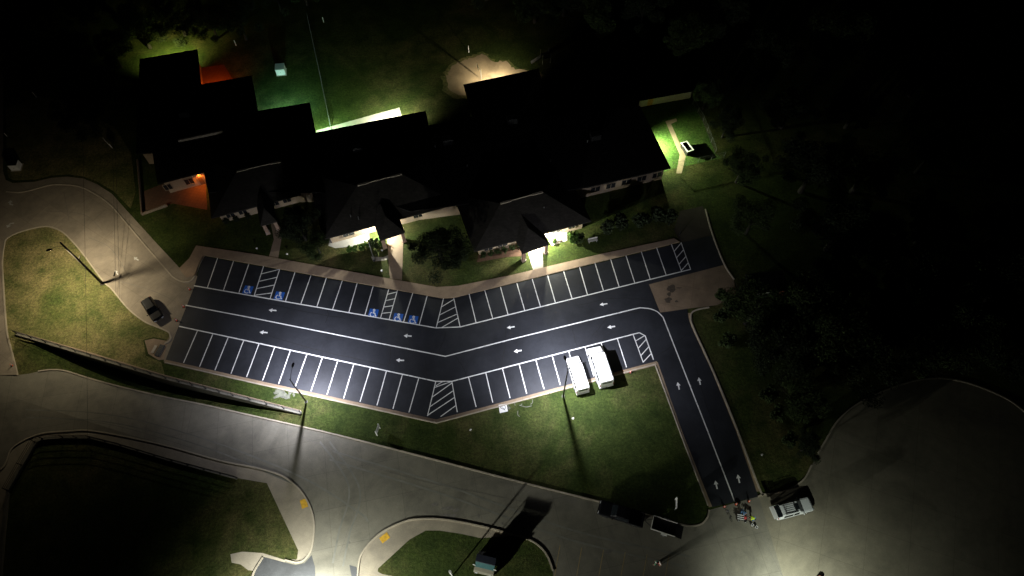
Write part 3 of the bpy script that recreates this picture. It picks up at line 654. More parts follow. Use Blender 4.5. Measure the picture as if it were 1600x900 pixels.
# front lamps: gravel bed left of the second porch, centre porch ceiling and beside it
def spot_lamp(loc, power, col, size=R(178), aim=(0,0,-1), rad=.08):
    bm = bmesh.new(); lathe(bm, [(.12,0),(.14,.05),(.05,.10)], 12, loc); o = part('ceiling_lamp', bm, 'white_metal')
    bm = bmesh.new(); lathe(bm, [(.03,-.04),(.10,-.03),(.11,0)], 12, loc)
    for vv in bm.verts: vv.co -= SO
    from_bm('lens', bm, 'lens', o)
    lamp_light('lamp_bulb', Vector(loc)+Vector((0,0,-.12)), power, col, None, size, .12, rad, aim)
def on_front(hab, t, z, out):
    a, b = hab; d = (b-a).normalized(); nn = Vector((d.y,-d.x)); q = a+(b-a)*t+nn*out; return Vector((q.x,q.y,z))
spot_lamp(on_front(h2,.375,2.66,1.15), 5200, (.98,1,.86))
spot_lamp(on_front(h3,.645,2.66,1.15), 6500, (1,1,.80))
M, d, nn = p3; spot_lamp(Vector((M.x,M.y,2.55))+nn*1.0, 1700, (1,1,.90)); spot_lamp(Vector((M.x,M.y,2.55))+nn*3.0, 300, (1,1,.90))

# courtyard low wall
def lowwall(px, h, wd, mat, name, label, cat='wall'):
    bm = bmesh.new(); wp = PX(px); o0 = wp[0].copy(); ribbon_bm(bm, wp, wd, 0, h)
    for v in bm.verts: v.co -= o0
    o = from_bm(name, bm, mat, bevel=.02); o.location = o0; return tag(o, label, cat)
lowwall([(216,252),(223,336),(262,322)], .55, .2, 'dull_brick', 'courtyard_wall', 'low tan wall around the orange lit courtyard at the left wing')
lowwall([(690,436),(691,436.5)], .3, .3, 'stone', 'garden_rock', 'grey rock at the edge of the sidewalk bend', 'rock') if False else None

# ---------------------------------------------------------------- fences
def chain_fence(px, h, label, sp=2.6):
    wp = PX(px); o0 = wp[0].copy(); th = thing('chain_link_fence', o0, 0, label, 'fence'); pts = []
    for a, b in zip(wp, wp[1:]):
        n = max(1, round((b-a).length/sp)); pts += [a.lerp(b,k/n) for k in range(n)]
    pts.append(wp[-1]); pts = [p-o0 for p in pts]
    for p in pts:
        bm = bmesh.new(); tube(bm, [p,p+Vector((0,0,h+.05))], .03, 6); from_bm('post', bm, 'galv_dull', th)
    bm = bmesh.new(); tube(bm, [p+Vector((0,0,h)) for p in pts], .022, 6); from_bm('top_rail', bm, 'galv_dull', th)
    bm = bmesh.new()
    for a, b in zip(pts, pts[1:]):
        n = 9
        for k in range(n):
            for s in (0,1):
                q0 = a.lerp(b, k/n); q1 = a.lerp(b, min(1,(k+1.6)/n))
                z0, z1 = (0.05,h) if s else (h,.05); tube(bm, [q0+Vector((0,0,z0)), q1+Vector((0,0,z1))], .006, 3, False)
    from_bm('wire_mesh', bm, 'galv_dull', th)
chain_fence([(481,28),(500,115),(518,203)], 1.5, 'chain link fence running up the backyard from the rear pad')
chain_fence([(1050,263),(1131,246)], 1.5, 'chain link fence along the near side of the lit side yard')
chain_fence([(1082,163),(1098,190),(1117,240)], 1.4, 'chain link fence on the far right of the lit side yard')
a, b = P(998,168), P(1078.5,153.5); fen = thing('wooden_fence', a, 0, 'pale board fence with an orange panel at the back of the side yard', 'fence')
dv = b-a; n = int(dv.length/.26); rz = math.atan2(dv.y,dv.x)
for nm, k0, k1, mt in (('board_panel',0,.13,'pale_wood'),('orange_panel',.13,.24,'orange_wood'),('board_panel',.24,1.01,'pale_wood')):
    bm = bmesh.new()
    for k in range(n):
        if k0 <= k/n < k1: bx(bm, dv*((k+.5)/n)+Vector((0,0,.85+.02*math.sin(k*2.3)))+Vector((-dv.y,dv.x,0)).normalized()*(.008*(k%2)), (.265,.025,1.65), rz)
    o = from_bm(nm, bm, mt, fen)
    if mt == 'orange_wood': o['label'] = 'orange stained section of the fence'
bm = bmesh.new(); nv = Vector((-dv.y,dv.x,0)).normalized()
for h in (.4,1.3): bx(bm, dv*.5+Vector((0,0,h))+nv*.045, (dv.length,.06,.09), rz)
from_bm('rails', bm, 'pale_wood', fen)
for k in range(7):
    bm = bmesh.new(); bx(bm, dv*(k/6)+nv*.12+Vector((0,0,.85)), (.1,.1,1.7), rz); from_bm('post', bm, 'pale_wood', fen)

# ---------------------------------------------------------------- trees and shrubs
def leaf_mesh(name, n, blobs, size, seed, shape=1.0):
    rnd = random.Random(seed); bm = bmesh.new()
    for _ in range(n):
        c, r = rnd.choice(blobs)
        v = Vector((rnd.gauss(0,1),rnd.gauss(0,1),rnd.gauss(0,1))).normalized()*(rnd.random()**.45)
        p = Vector(c)+Vector((v.x*r[0],v.y*r[1],v.z*r[2])); s = size*rnd.uniform(.6,1.5)
        q = Vector((rnd.gauss(0,1),rnd.gauss(0,1),rnd.gauss(0,1))).normalized().to_track_quat('Z','Y').to_matrix()
        pts = [(-.5,0,0),(-.1,-.32,.05),(.5,0,0),(-.1,.32,.05)]
        bm.faces.new([bm.verts.new(p+q@(Vector(k)*s)) for k in pts])
    me = bpy.data.meshes.new(name); bm.to_mesh(me); bm.free(); return me
def trunk_mesh(name, h, r, seed, limbs=6, spread=.5):
    rnd = random.Random(seed); bm = bmesh.new(); top = Vector((rnd.uniform(-.3,.3),rnd.uniform(-.3,.3),h*.8))
    tube(bm, [(0,0,0),(0,0,h*.15),Vector((top.x*.5,top.y*.5,h*.45)),top], [r*1.4,r,r*.75,r*.25], 8)
    for k in range(limbs):
        a = k*2*math.pi/limbs+rnd.uniform(-.4,.4); z0 = h*rnd.uniform(.25,.5); l = h*spread*rnd.uniform(.7,1.1)
        p0 = Vector((0,0,z0)); p1 = p0+Vector((math.cos(a)*l*.45,math.sin(a)*l*.45,l*.35)); p2 = p0+Vector((math.cos(a)*l,math.sin(a)*l,l*.65))
        tube(bm, [p0,p1,p2], [r*.5,r*.32,r*.08], 6)
        for s in (-1,1):
            q = p1.lerp(p2,.4); tube(bm, [q, q+Vector((math.cos(a+s*.8)*l*.35,math.sin(a+s*.8)*l*.35,l*.25))], [r*.2,r*.04], 5)
    me = bpy.data.meshes.new(name); bm.to_mesh(me); bm.free(); return me
TREES = []
for sd in range(4):     # unit crown about 10 m across, 9 m high
    rnd = random.Random(50+sd); bl = [((0,0,5.6),(3.1,3.1,2.6))]*5
    for k in range(26):
        a = rnd.uniform(0,6.28); rr = rnd.uniform(1.2,4.1); q = rnd.uniform(.7,1.5); bl.append(((rr*math.cos(a),rr*math.sin(a),rnd.uniform(3.0,7.8)-rr*.2),(q,q*rnd.uniform(.8,1.2),q*.75)))
    cm = leaf_mesh('crown', 17000, bl, .20, sd); cm.materials.append(MATS['leaf_dark' if sd % 2 else 'leaf'])
    tm = trunk_mesh('trunk', 8.0, .24, sd); tm.materials.append(MATS['bark']); TREES.append((cm, tm))
def tree(u, v, r, h, label, kind=0, group=None, rz=None, name='tree', leafmat=None):
    cm, tm = TREES[kind % 4]; p = P(u, v); t = thing(name, p, random.uniform(0,6.28) if rz is None else rz, label, 'tree', group)
    for nm, me in (('trunk',tm),('crown',cm)):
        o = bpy.data.objects.new(nm, me); COL.objects.link(o); o.parent = t
    t.scale = (r/5, r/5, h/8.5); return t
tree(690,408,5.2,6.8,'large round dark tree in front of the school left of the centre entrance',1)
tree(478,375,4.2,8.0,'dark tree in front of the school beside the left entrance walk',3)
tree(500,395,3.0,4.5,'smaller dark tree on the lawn right of the left entrance walk',0)
tree(150,205,5.2,8.5,'rounded black tree on the lawn west of the left wing',1)
tree(190,160,4.0,7.5,'dim tree close to the west wall of the left wing',2)
WOOD_W = [(30,70),(85,45),(130,100),(190,105),(235,75),(290,55),(340,60),(385,62),(60,130),(150,30)]
for i, (u, v) in enumerate(WOOD_W): tree(u, v, random.uniform(4,6), random.uniform(7,11), 'dark leafy tree in the unlit wood behind the left wing', i, 'trees in the wood behind the left wing')
for i, (u, v) in enumerate([(440,18),(480,8),(560,-4),(660,-6),(760,0),(835,35),(880,25),(930,60),(1000,45)]): tree(u, v, random.uniform(4,6), random.uniform(7,11), 'black tree in the unlit row beyond the backyard', i+1, 'trees beyond the backyard')
tree(1098,170,3.2,6.5,'thin branching tree beyond the far corner of the pale board fence',2)
tree(1128,215,3.4,7.0,'dim tree right of the lit side yard',3); tree(1150,285,4,8,'dim tree between the side yard and the side lane',2); tree(1165,365,4.2,8.5,'dim tree on the grass right of the side lane',0)
EAST = [(1165,505,6.2,9.5,'bushy tree overhanging the slab and the top of the exit drive'),(1208,560,6.0,9.5,'bushy dark tree on the bank right of the upper exit drive'),(1236,640,3.9,8.0,'leafy tree with a green lit edge beside the mown strip'),(1252,704,2.5,4.2,'low leafy tree by the rim of the turning circle'),(1235,500,6.5,11,'tall black tree behind the bushy tree at the slab')]
for i, (u, v, r, h, lb) in enumerate(EAST): tree(u, v, r, h, lb, i)
WOOD_E = [(1285,555),(1320,575),(1300,470),(1360,520),(1420,560),(1390,460),(1340,400),(1290,390),(1480,545),(1540,550),(1600,570),(1650,600),(1460,470),(1540,470),(1620,480),(1250,300),(1330,300),(1430,380),(1540,380),(1220,200),(1320,200),(1430,270),(1560,280),(1200,110),(1300,90),(1420,150),(1560,160),(1120,60),(1060,95)]
for i, (u, v) in enumerate(WOOD_E): tree(u, v, random.uniform(5,7.5), random.uniform(8,12), 'black tree in the unlit wood on the right', i, 'trees in the wood on the right')
# shrubs
SHR = []
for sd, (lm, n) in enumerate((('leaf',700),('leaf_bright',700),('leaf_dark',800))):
    rnd = random.Random(90+sd); bl = [((0,0,.55),(.5,.5,.5))]+[((rnd.uniform(-.5,.5),rnd.uniform(-.5,.5),rnd.uniform(.35,.95)),(.33,.33,.3)) for _ in range(7)]
    me = leaf_mesh('foliage', n, bl, .20, 30+sd); me.materials.append(MATS[lm]); sm = bpy.data.meshes.new('stems'); bm = bmesh.new()
    for k in range(6):
        a = k*1.05; tube(bm, [(0,0,0),(math.cos(a)*.2,math.sin(a)*.2,.4),(math.cos(a)*.45,math.sin(a)*.45,.8)], [.03,.02,.008], 5)
    bm.to_mesh(sm); bm.free(); sm.materials.append(MATS['bark']); SHR.append((me, sm))
def shrub(u, v, r, h, kind, label, group=None):
    t = thing('shrub', P(u,v), random.uniform(0,6), label, 'shrub', group)
    for nm, me in zip(('foliage','stems'), SHR[kind]):
        o = bpy.data.objects.new(nm, me); COL.objects.link(o); o.parent = t
    t.scale = (r,r,h); return t
for i in range(6): shrub(756+i*11, 402-i*2.9, .75, 1.0, 0, 'clipped round shrub in the bed left of the centre entrance', 'shrubs in the row left of the centre entrance')
shrub(817,388,.9,1.9,0,'taller shrub at the right end of the row by the centre entrance')
shrub(893,380,1.25,2.7,1,'bright green shrub lit by the lamp right of the centre entrance')
shrub(906,379,1.3,1.8,0,'darker shrub just right of the bright green lit shrub'); shrub(865,380,.6,1.2,1,'small lit shrub close to the right pillar of the centre entrance')
for i, (u, v) in enumerate(((548,394),(556,393),(565,391),(573,388),(582,384))): shrub(u, v, .75, 1.5, 1, 'spiky green plant along the pale gravel bed', 'plants along the pale gravel bed')
shrub(587,388,1.2,2.3,0,'tall dark green bush at the right end of the gravel bed'); shrub(596,382,1.1,1.4,1,'lit green bush left of the second porch')
for i, (u, v, r) in enumerate(((945,365,2.0),(970,358,2.3),(1000,352,2.4),(1028,345,2.3),(1045,352,1.8))): shrub(u, v, r, 3.0, 2, 'dark hedge bush in front of the unlit right wing', 'hedge bushes in front of the right wing')
for i, (u, v) in enumerate(((355,350),(372,346),(390,341))): shrub(u, v, .9, 1.0, 2, 'dark low bush under the windows of the left wing', 'bushes under the left wing windows')
for i, (u, v, r) in enumerate(((1128,470,1.8),(1122,500,1.6),(1135,540,1.8),(1196,620,2.0),(1210,650,1.8),(1228,690,1.6))): shrub(u, v, r, 2.2, 0, 'undergrowth bush at the foot of the trees right of the exit drive', 'undergrowth right of the exit drive')

# ---------------------------------------------------------------- vehicles
def wheel(parent, x, y, r, wd, rim='chrome'):
    bm = bmesh.new(); M = Matrix.Translation((x,y,r)) @ Matrix.Rotation(R(90),4,'X')
    bmesh.ops.create_cone(bm, cap_ends=True, segments=20, radius1=r, radius2=r, depth=wd, matrix=M); o = from_bm('wheel', bm, 'tyre', parent, bevel=.03)
    bm = bmesh.new(); s = 1 if y > 0 else -1
    bmesh.ops.create_cone(bm, cap_ends=True, segments=16, radius1=r*.62, radius2=r*.5, depth=.03, matrix=Matrix.Translation((x,y+s*(wd/2+.012),r)) @ Matrix.Rotation(R(-90*s),4,'X'))
    for k in range(5):
        a = k*2*math.pi/5; bx(bm, (x+math.cos(a)*r*.32,y+s*(wd/2+.03),r+math.sin(a)*r*.32), (r*.5,.02,.05), 0, -a)
    from_bm('rim', bm, rim, o)
def loft(parent, st, paint, bevel=.05):
    """st: (x, zbottom, zbelt, zroof, half width belt, half width roof). returns patch() for panels"""
    def ring(s):
        x, z0, zb, zr, hb, hr = s; zr = max(zr, zb+.02)
        zm = z0+.4*(zb-z0); c = min(.10,(zr-zb)*.3)
        half = [(hb*.93,z0),(hb,zm),(hb*.985,zb),(hr,zr-c),(hr-.10,zr)]
        return [Vector((x,y,z)) for y, z in half]+[Vector((x,-y,z)) for y, z in half[::-1]]
    R_ = [ring(s) for s in st]; bm = bmesh.new(); V = [[bm.verts.new(p) for p in r] for r in R_]; n = 10
    for a, b in zip(V, V[1:]):
        for k in range(n): bm.faces.new((a[k],a[(k+1)%n],b[(k+1)%n],b[k]))
    bm.faces.new(V[0]); bm.faces.new(V[-1][::-1])
    body = from_bm('body', bm, paint, parent, bevel=bevel, seg=3)
    def patch(name, i, k, t0, t1, s0, s1, mat, th=.018, side=1):
        kk = k if side > 0 else 8-k
        a, b, c, d = R_[i][kk], R_[i+1][kk], R_[i+1][(kk+1)%n], R_[i][(kk+1)%n]
        if side < 0: a, b, c, d = d, c, b, a
        f = lambda t, s: a.lerp(b,t).lerp(d.lerp(c,t),s)
        q = [f(t0,s0),f(t1,s0),f(t1,s1),f(t0,s1)]; nn = (q[1]-q[0]).cross(q[3]-q[0]).normalized()
        cen = sum(q,Vector())/4
        if nn.dot(cen-Vector((cen.x*.85,0,(st[i][1]+st[i][3])/2))) < 0: nn = -nn
        bm = bmesh.new(); lo = [bm.verts.new(p-nn*.02) for p in q]; hi = [bm.verts.new(p+nn*th) for p in q]
        bm.faces.new(hi); bm.faces.new(lo[::-1])
        for m in range(4): bm.faces.new((lo[m],lo[(m+1)%4],hi[(m+1)%4],hi[m]))
        return from_bm(name, bm, mat, parent)
    return patch
def boxpart(parent, name, c, s, mat, bevel=.02, rz=0, ry=0):
    bm = bmesh.new(); bx(bm, c, s, rz, ry); return from_bm(name, bm, mat, parent, bevel=bevel)
def mirrors(t, x, y, z, mat, s=(.14,.24,.26)):
    for k in (-1,1): boxpart(t, 'mirror', (x,k*(y+s[1]/2+.04),z), s, mat, .03); 
def van(pos, rz, L, W, H, label, pods=True):
    t = thing('white_van', pos, rz, label, 'van', 'white vans parked in the lower right stalls'); h = W/2
    x0 = -L/2; x1 = L/2
    st = [(x0,.45,1.15,H-.10,h*.97,h*.84),(x0+.12,.38,1.20,H-.02,h,h*.86),(x0+L*.35,.36,1.22,H,h,h*.87),(x0+L*.62,.36,1.22,H,h,h*.87),(x1-1.75,.36,1.22,H-.03,h,h*.85),(x1-1.05,.36,1.20,1.28,h*.99,h*.88),(x1-.12,.42,1.0,1.06,h*.93,h*.82),(x1,.48,.85,.90,h*.88,h*.76)]
    pt = loft(t, st, 'van_white', .06)
    ws = pt('windshield', 4, 4, .10, .93, .06, .94, 'glass', .02)
    for s in (1,-1):
        pt('side_window', 1, 2, .12, .92, .30, .74, 'glass', .015, s); pt('side_window', 2, 2, .06, .94, .30, .74, 'glass', .015, s)
        pt('door_window', 3, 2, .35, .97, .16, .80, 'glass', .015, s)
        for x in (x0+1.05, x1-1.05): wheel(t, x, s*(h-.13), .37, .24, 'galv')
        boxpart(t, 'headlight', (x1-.02,s*h*.66,.76), (.10,.28,.18), 'headlight'); boxpart(t, 'taillight', (x0+.0,s*h*.90,1.15), (.07,.10,.42), 'taillight')
    boxpart(t, 'rear_window', (x0-.008,0,1.66*H/2.35), (.05,W*.60,.40), 'glass', .02)
    boxpart(t, 'bumper', (x0-.06,0,.5), (.16,W*.94,.2), 'van_white', .04); boxpart(t, 'bumper', (x1+.04,0,.48), (.16,W*.90,.2), 'galv', .04)
    boxpart(t, 'grille', (x1+.005,0,.74), (.05,W*.40,.2), 'black_plastic'); mirrors(t, x1-1.35, h, 1.38, 'black_plastic')
    bm = bmesh.new()
    for k in (-.35,0,.35): bx(bm, (-L*.10,k*W*.95,H+.012), (L*.46,.05,.03))
    from_bm('roof_ribs', bm, 'van_white', t, bevel=.008); return t
HD = R(103.8)
van(P(901.5,588.5), HD, 5.7, 2.12, 2.25, 'smaller white van parked left of the taller van')
v2 = van(P(936.5,575.5), HD, 6.3, 2.3, 2.5, 'taller white van parked right of the other van next to its black shadow')
def suv(pos, rz, L, W, H, paint, label, name, rack=False, hatch=False):
    t = thing(name, pos, rz, label, 'car'); h = W/2; x0, x1 = -L/2, L/2
    st = [(x0,.5,.95,1.02,h*.92,h*.80),(x0+.10,.40,1.02,1.12,h*.98,h*.80),(x0+.45,.38,1.05,H-.05,h,h*.78),(x0+L*.38,.38,1.05,H,h,h*.79),(x1-L*.45,.38,1.04,H-.02,h,h*.78),(x1-L*.30,.38,1.02,1.08,h,h*.84),(x1-.25,.40,.92,.97,h*.96,h*.80),(x1,.46,.74,.80,h*.88,h*.70)]
    pt = loft(t, st, paint, .05)
    pt('windshield', 4, 4, .08, .94, .04, .96, 'glass', .02); pt('rear_window', 1, 4, .10, .92, .05, .95, 'glass', .02)
    for s in (1,-1):
        pt('rear_side_window', 2, 2, .10, .94, .16, .86, 'glass', .014, s); pt('door_window', 3, 2, .06, .94, .16, .86, 'glass', .014, s)
        for x in (x0+.95, x1-.95): wheel(t, x, s*(h-.12), .37, .24)
        boxpart(t, 'headlight', (x1-.06,s*h*.66,.70), (.14,.34,.16), 'headlight', .03); boxpart(t, 'taillight', (x0+.02,s*h*.80,.88), (.10,.20,.26), 'taillight')
    boxpart(t, 'bumper', (x0-.02,0,.52), (.16,W*.92,.22), 'chrome' if paint == 'car_black' else paint, .05); boxpart(t, 'bumper', (x1+.02,0,.5), (.14,W*.86,.22), 'chrome' if paint == 'car_black' else paint, .05)
    boxpart(t, 'grille', (x1+.0,0,.68), (.06,W*.42,.14), 'black_plastic'); mirrors(t, x1-L*.33, h, 1.08, paint, (.12,.18,.16))
    if rack:
        rk = boxpart(t, 'roof_rack', (x0+L*.32,h*.70,H+.06), (L*.36,.05,.05), 'black_plastic', .01)
        bm = bmesh.new(); bx(bm, (x0+L*.32,-h*.70,H+.06), (L*.36,.05,.05))
        for k in (0,1): bx(bm, (x0+L*(.18+.28*k),0,H+.075), (.05,W*.72,.04))
        for k in range(5): bx(bm, (x0+L*.32,(-.4+.2*k)*W*.62,H+.01), (L*.34,.04,.025))
        from_bm('rack_bars', bm, 'black_plastic', rk)
        boxpart(t, 'sunroof', (x1-L*.50,0,H+.0), (.62,W*.42,.03), 'glass', .01)
    if hatch:   # raised tailgate: glass then painted lower panel, reaching back from the roof
        hx, hz = x0+.42, H-.02
        tg = boxpart(t, 'tailgate_panel', (hx-1.12,0,hz+.06), (.62,W*.86,.07), 'fresh_white', .03, 0, R(5))
        boxpart(tg, 'tailgate_glass', (hx-.44,0,hz+.03), (.70,W*.80,.05), 'glass', .02, 0, R(3))
    return t
suv(P(1237,796), R(14), 5.2, 1.95, 1.85, 'suv_white', 'white sport utility car with roof rack and raised tailgate near the turning circle', 'parked_car', True, True)
suv(P(241.5,487), R(-50), 4.5, 1.8, 1.65, 'car_black', 'black car parked on the driveway left of the parking lot', 'parked_car')
def pickup(pos, rz, label):
    t = thing('pickup_truck', pos, rz, label, 'pickup truck'); W, L = 2.0, 5.9; h = 1.0; x0, x1 = -L/2, L/2
    st = [(x0+1.75,.5,1.12,1.18,h,h*.8),(x0+1.85,.45,1.12,1.84,h,h*.78),(x0+2.6,.45,1.12,1.90,h,h*.80),(x1-2.35,.45,1.12,1.86,h,h*.79),(x1-1.6,.45,1.10,1.16,h,h*.86),(x1-.2,.45,1.0,1.06,h*.97,h*.84),(x1,.5,.85,.9,h*.93,h*.8)]
    pt = loft(t, st, 'car_black', .05)
    pt('windshield', 3, 4, .06, .94, .04, .96, 'glass', .02)
    for s in (1,-1):
        pt('door_window', 1, 2, .06, .94, .16, .86, 'glass', .014, s); pt('door_window', 2, 2, .06, .94, .16, .86, 'glass', .014, s)
        for x in (x0+1.05, x1-1.0): wheel(t, x, s*(h-.14), .40, .26)
        boxpart(t, 'headlight', (x1-.01,s*.68,.82), (.1,.32,.2), 'headlight'); boxpart(t, 'taillight', (x0+.0,s*.93,.95), (.06,.10,.36), 'taillight')
    bm = bmesh.new()
    bx(bm, (x0+.86,0,.62), (1.72,1.94,.28)); 
    for s in (1,-1): bx(bm, (x0+.86,s*.94,.97), (1.72,.10,.46))
    bx(bm, (x0+.04,0,.97), (.08,1.78,.46)); from_bm('cargo_bed', bm, 'car_black', t, bevel=.02)
    boxpart(t, 'bumper', (x0-.1,0,.55), (.18,1.9,.2), 'chrome', .03); boxpart(t, 'bumper', (x1+.06,0,.55), (.16,1.9,.22), 'chrome', .03); mirrors(t, x1-1.95, h, 1.22, 'chrome', (.12,.22,.2))
    for s in (1,-1): boxpart(t, 'door_handle', (x1-2.9,s*1.012,1.0), (.18,.03,.04), 'chrome', .008)
    return t
pickup(P(969,804.5), R(163), 'black pickup truck parked along the kerb in front of its trailer')
t = thing('utility_trailer', P(1036,824), R(162), 'open box trailer with pale side rails behind the black pickup', 'trailer')
bm = bmesh.new(); bx(bm, (0,0,.55), (3.2,1.7,.10)); from_bm('trailer_bed', bm, 'dark_metal', t, bevel=.01)
for s, mt in ((1,'pale_wood'),(-1,'pale_wood')):
    bm = bmesh.new(); bx(bm, (0,s*.88,.82), (3.2,.05,.42)); bx(bm, (0,s*.88,1.06), (3.24,.09,.06)); from_bm('side_rail', bm, mt, t, bevel=.008)
bm = bmesh.new(); bx(bm, (1.6,0,.82), (.05,1.7,.42)); bx(bm, (1.6,0,1.06), (.09,1.7,.06)); from_bm('front_rail', bm, 'pale_wood', t, bevel=.008)
bm = bmesh.new(); bx(bm, (-2.05,0,.50), (1.0,1.7,.06), 0, R(-14)); from_bm('loading_ramp', bm, 'dark_metal', t, bevel=.01)
bm = bmesh.new(); tube(bm, [(1.6,.5,.5),(2.6,0,.5)], .04, 8); tube(bm, [(1.6,-.5,.5),(2.6,0,.5)], .04, 8); tube(bm, [(2.55,0,.5),(2.8,0,.5)], .05, 8); from_bm('drawbar', bm, 'dark_metal', t)
for s in (1,-1):
    wheel(t, -.2, s*1.05, .32, .2, 'galv'); boxpart(t, 'fender', (-.2,s*1.05,.70), (.8,.26,.04), 'white_metal', .01)

# ---------------------------------------------------------------- cones
def cone_parts(name='traffic_cone'):
    t = thing(name, (0,0,0), 0, '', 'traffic cone')
    bm = bmesh.new(); bx(bm, (0,0,.02), (.38,.38,.04)); from_bm('base', bm, 'black_plastic', t, bevel=.01)
    bm = bmesh.new(); lathe(bm, [(.15,.04),(.10,.30),(.06,.52),(.03,.71),(.02,.72)], 16); b = from_bm('cone_body', bm, 'orange', t, True)
    bm = bmesh.new(); lathe(bm, [(.104,.34),(.072,.49)], 16); from_bm('reflective_band', bm, 'reflective', b)
    return t
proto = cone_parts()
cs = [(296.5,452.5,'orange cone on the upper part of the lot\'s left edge','cones at the left edge of the lot'),(287,479.5,'orange cone at the lane line on the lot\'s left edge','cones at the left edge of the lot'),(276,501,'orange cone on the lot\'s left edge nearest the black car','cones at the left edge of the lot'),
 (1132,792,'orange cone at the end of the exit drive beside the dark bicycle','cones across the exit drive'),(1150,788,'orange cone at the end of the lane line of the exit drive','cones across the exit drive'),(1170,783.5,'orange cone at the end of the exit drive, on its right lane','cones across the exit drive'),(985,582,'orange cone on the grass behind the vans',None),(20,572,'faint red cone at the corner of the far left street',None)]
for i, (u, v, lb, gr) in enumerate(cs):
    c = proto if i == 0 else copy_tree(proto); c.location = P(u, v, .035 if u > 30 and u != 985 else .0); c.rotation_euler.z = random.uniform(0,1.5); c['label'] = lb
    if gr: c['group'] = gr
    elif 'group' in c: del c['group']

# ---------------------------------------------------------------- people (skin-modifier figures)
def skin_obj(name, pts, edges, rad, mat, parent, sub=1):
    bm = bmesh.new(); lay = bm.verts.layers.skin.verify(); vs = [bm.verts.new(p) for p in pts]
    for a, b in edges: bm.edges.new((vs[a],vs[b]))
    for i, v in enumerate(vs): v[lay].radius = (rad[i],rad[i]); v[lay].use_root = (i == 0)
    me = bpy.data.meshes.new(name); bm.to_mesh(me); bm.free(); o = link(name, me, mat, parent)
    m = o.modifiers.new('skin','SKIN'); m.use_smooth_shade = True; s = o.modifiers.new('sub','SUBSURF'); s.levels = s.render_levels = sub
    return o
def person(pos, rz, label, J, shirt, trousers, cap=None, vest=None, hair='hair'):
    """J: dict of joints in local space, x forward"""
    t = thing('person', pos, rz, label, 'person'); V = lambda k: Vector(J[k])
    names = ['pelvis','chest','neck','head']; pts = [V(k) for k in names]; rad = [.13,.15,.055,.085]; E_ = [(0,1),(1,2),(2,3)]
    for s in 'LR':
        i = len(pts); pts += [V('sho'+s),V('elb'+s),V('wri'+s)]; rad += [.065,.048,.032]; E_ += [(1,i),(i,i+1),(i+1,i+2)]
        w_, e = V('wri'+s), V('elb'+s); d = (w_-e).normalized(); side = d.cross(Vector((1,0,.2))).normalized(); palm = w_+d*.07
        k = len(pts); pts.append(palm); rad.append(.030); E_.append((i+2,k))
        for f, (off, ln) in enumerate(((-.030,.065),(-.010,.08),(.012,.085),(.033,.075))):
            b = len(pts); q = palm+side*off+d*.02; pts += [q+d*ln*.5, q+d*ln*.85+Vector((.015,0,-.02))]; rad += [.009,.007]; E_ += [(k,b),(b,b+1)]
        b = len(pts); pts += [w_+d*.03+side*-.045, w_+d*.075+side*-.06]; rad += [.011,.008]; E_ += [(i+2,b),(b,b+1)]
    for s in 'LR':
        i = len(pts); pts += [V('hip'+s),V('kne'+s),V('ank'+s),V('toe'+s)]; rad += [.09,.06,.042,.035]; E_ += [(0,i),(i,i+1),(i+1,i+2),(i+2,i+3)]
    skin_obj('body', pts, E_, rad, 'skin', t)
    sp = [V('chest'),V('pelvis')+Vector((0,0,.04)),V('neck').lerp(V('chest'),.35)]; sr = [.185,.165,.09]; se = [(0,1),(0,2)]
    for s in 'LR': i = len(sp); sp += [V('sho'+s),V('sho'+s).lerp(V('elb'+s),.85)]; sr += [.088,.065]; se += [(0,i),(i,i+1)]
    skin_obj('shirt', sp, se, sr, shirt, t)
    tp = [V('pelvis')]; tr = [.155]; te = []
    for s in 'LR': i = len(tp); tp += [V('hip'+s),V('kne'+s),V('ank'+s)+Vector((0,0,.04))]; tr += [.108,.08,.062]; te += [(0,i),(i,i+1),(i+1,i+2)]
    skin_obj('trousers', tp, te, tr, trousers, t)
    for s in 'LR':
        a, b = V('ank'+s), V('toe'+s); skin_obj('shoe', [a+Vector((0,0,-.02)),a.lerp(b,.5)+Vector((0,0,-.01)),b], [(0,1),(1,2)], [.058,.052,.042], 'shoe', t)
    hd = V('head'); bm = bmesh.new(); bmesh.ops.create_uvsphere(bm, u_segments=14, v_segments=9, radius=.112, matrix=Matrix.Translation(hd+Vector((-.012,0,.035))) @ Matrix.Diagonal((1.08,.92,1.0,1)))
    from_bm('hair' if not cap else 'cap', bm, cap or hair, t, True)
    bm = bmesh.new(); fx = Vector(J.get('face',(1,0,0))).normalized(); sd = Vector((0,1,0))
    bmesh.ops.create_icosphere(bm, subdivisions=1, radius=.018, matrix=Matrix.Translation(hd+fx*.10)); 
    for s in (-1,1): bmesh.ops.create_icosphere(bm, subdivisions=1, radius=.02, matrix=Matrix.Translation(hd+sd*s*.09))
    from_bm('face_features', bm, 'skin', t, True)
    bm = bmesh.new()
    for s in (-1,1): bmesh.ops.create_icosphere(bm, subdivisions=1, radius=.012, matrix=Matrix.Translation(hd+fx*.085+sd*s*.035+Vector((0,0,.025))))
    from_bm('eyes', bm, 'hair', t, True)
    if vest:
        skin_obj('vest', [V('chest')+Vector((0,0,.01)),V('chest').lerp(V('pelvis'),.8),V('shoL').lerp(V('chest'),.25),V('shoR').lerp(V('chest'),.25)], [(0,1),(0,2),(0,3)], [.21,.19,.105,.105], vest, t)
    return t
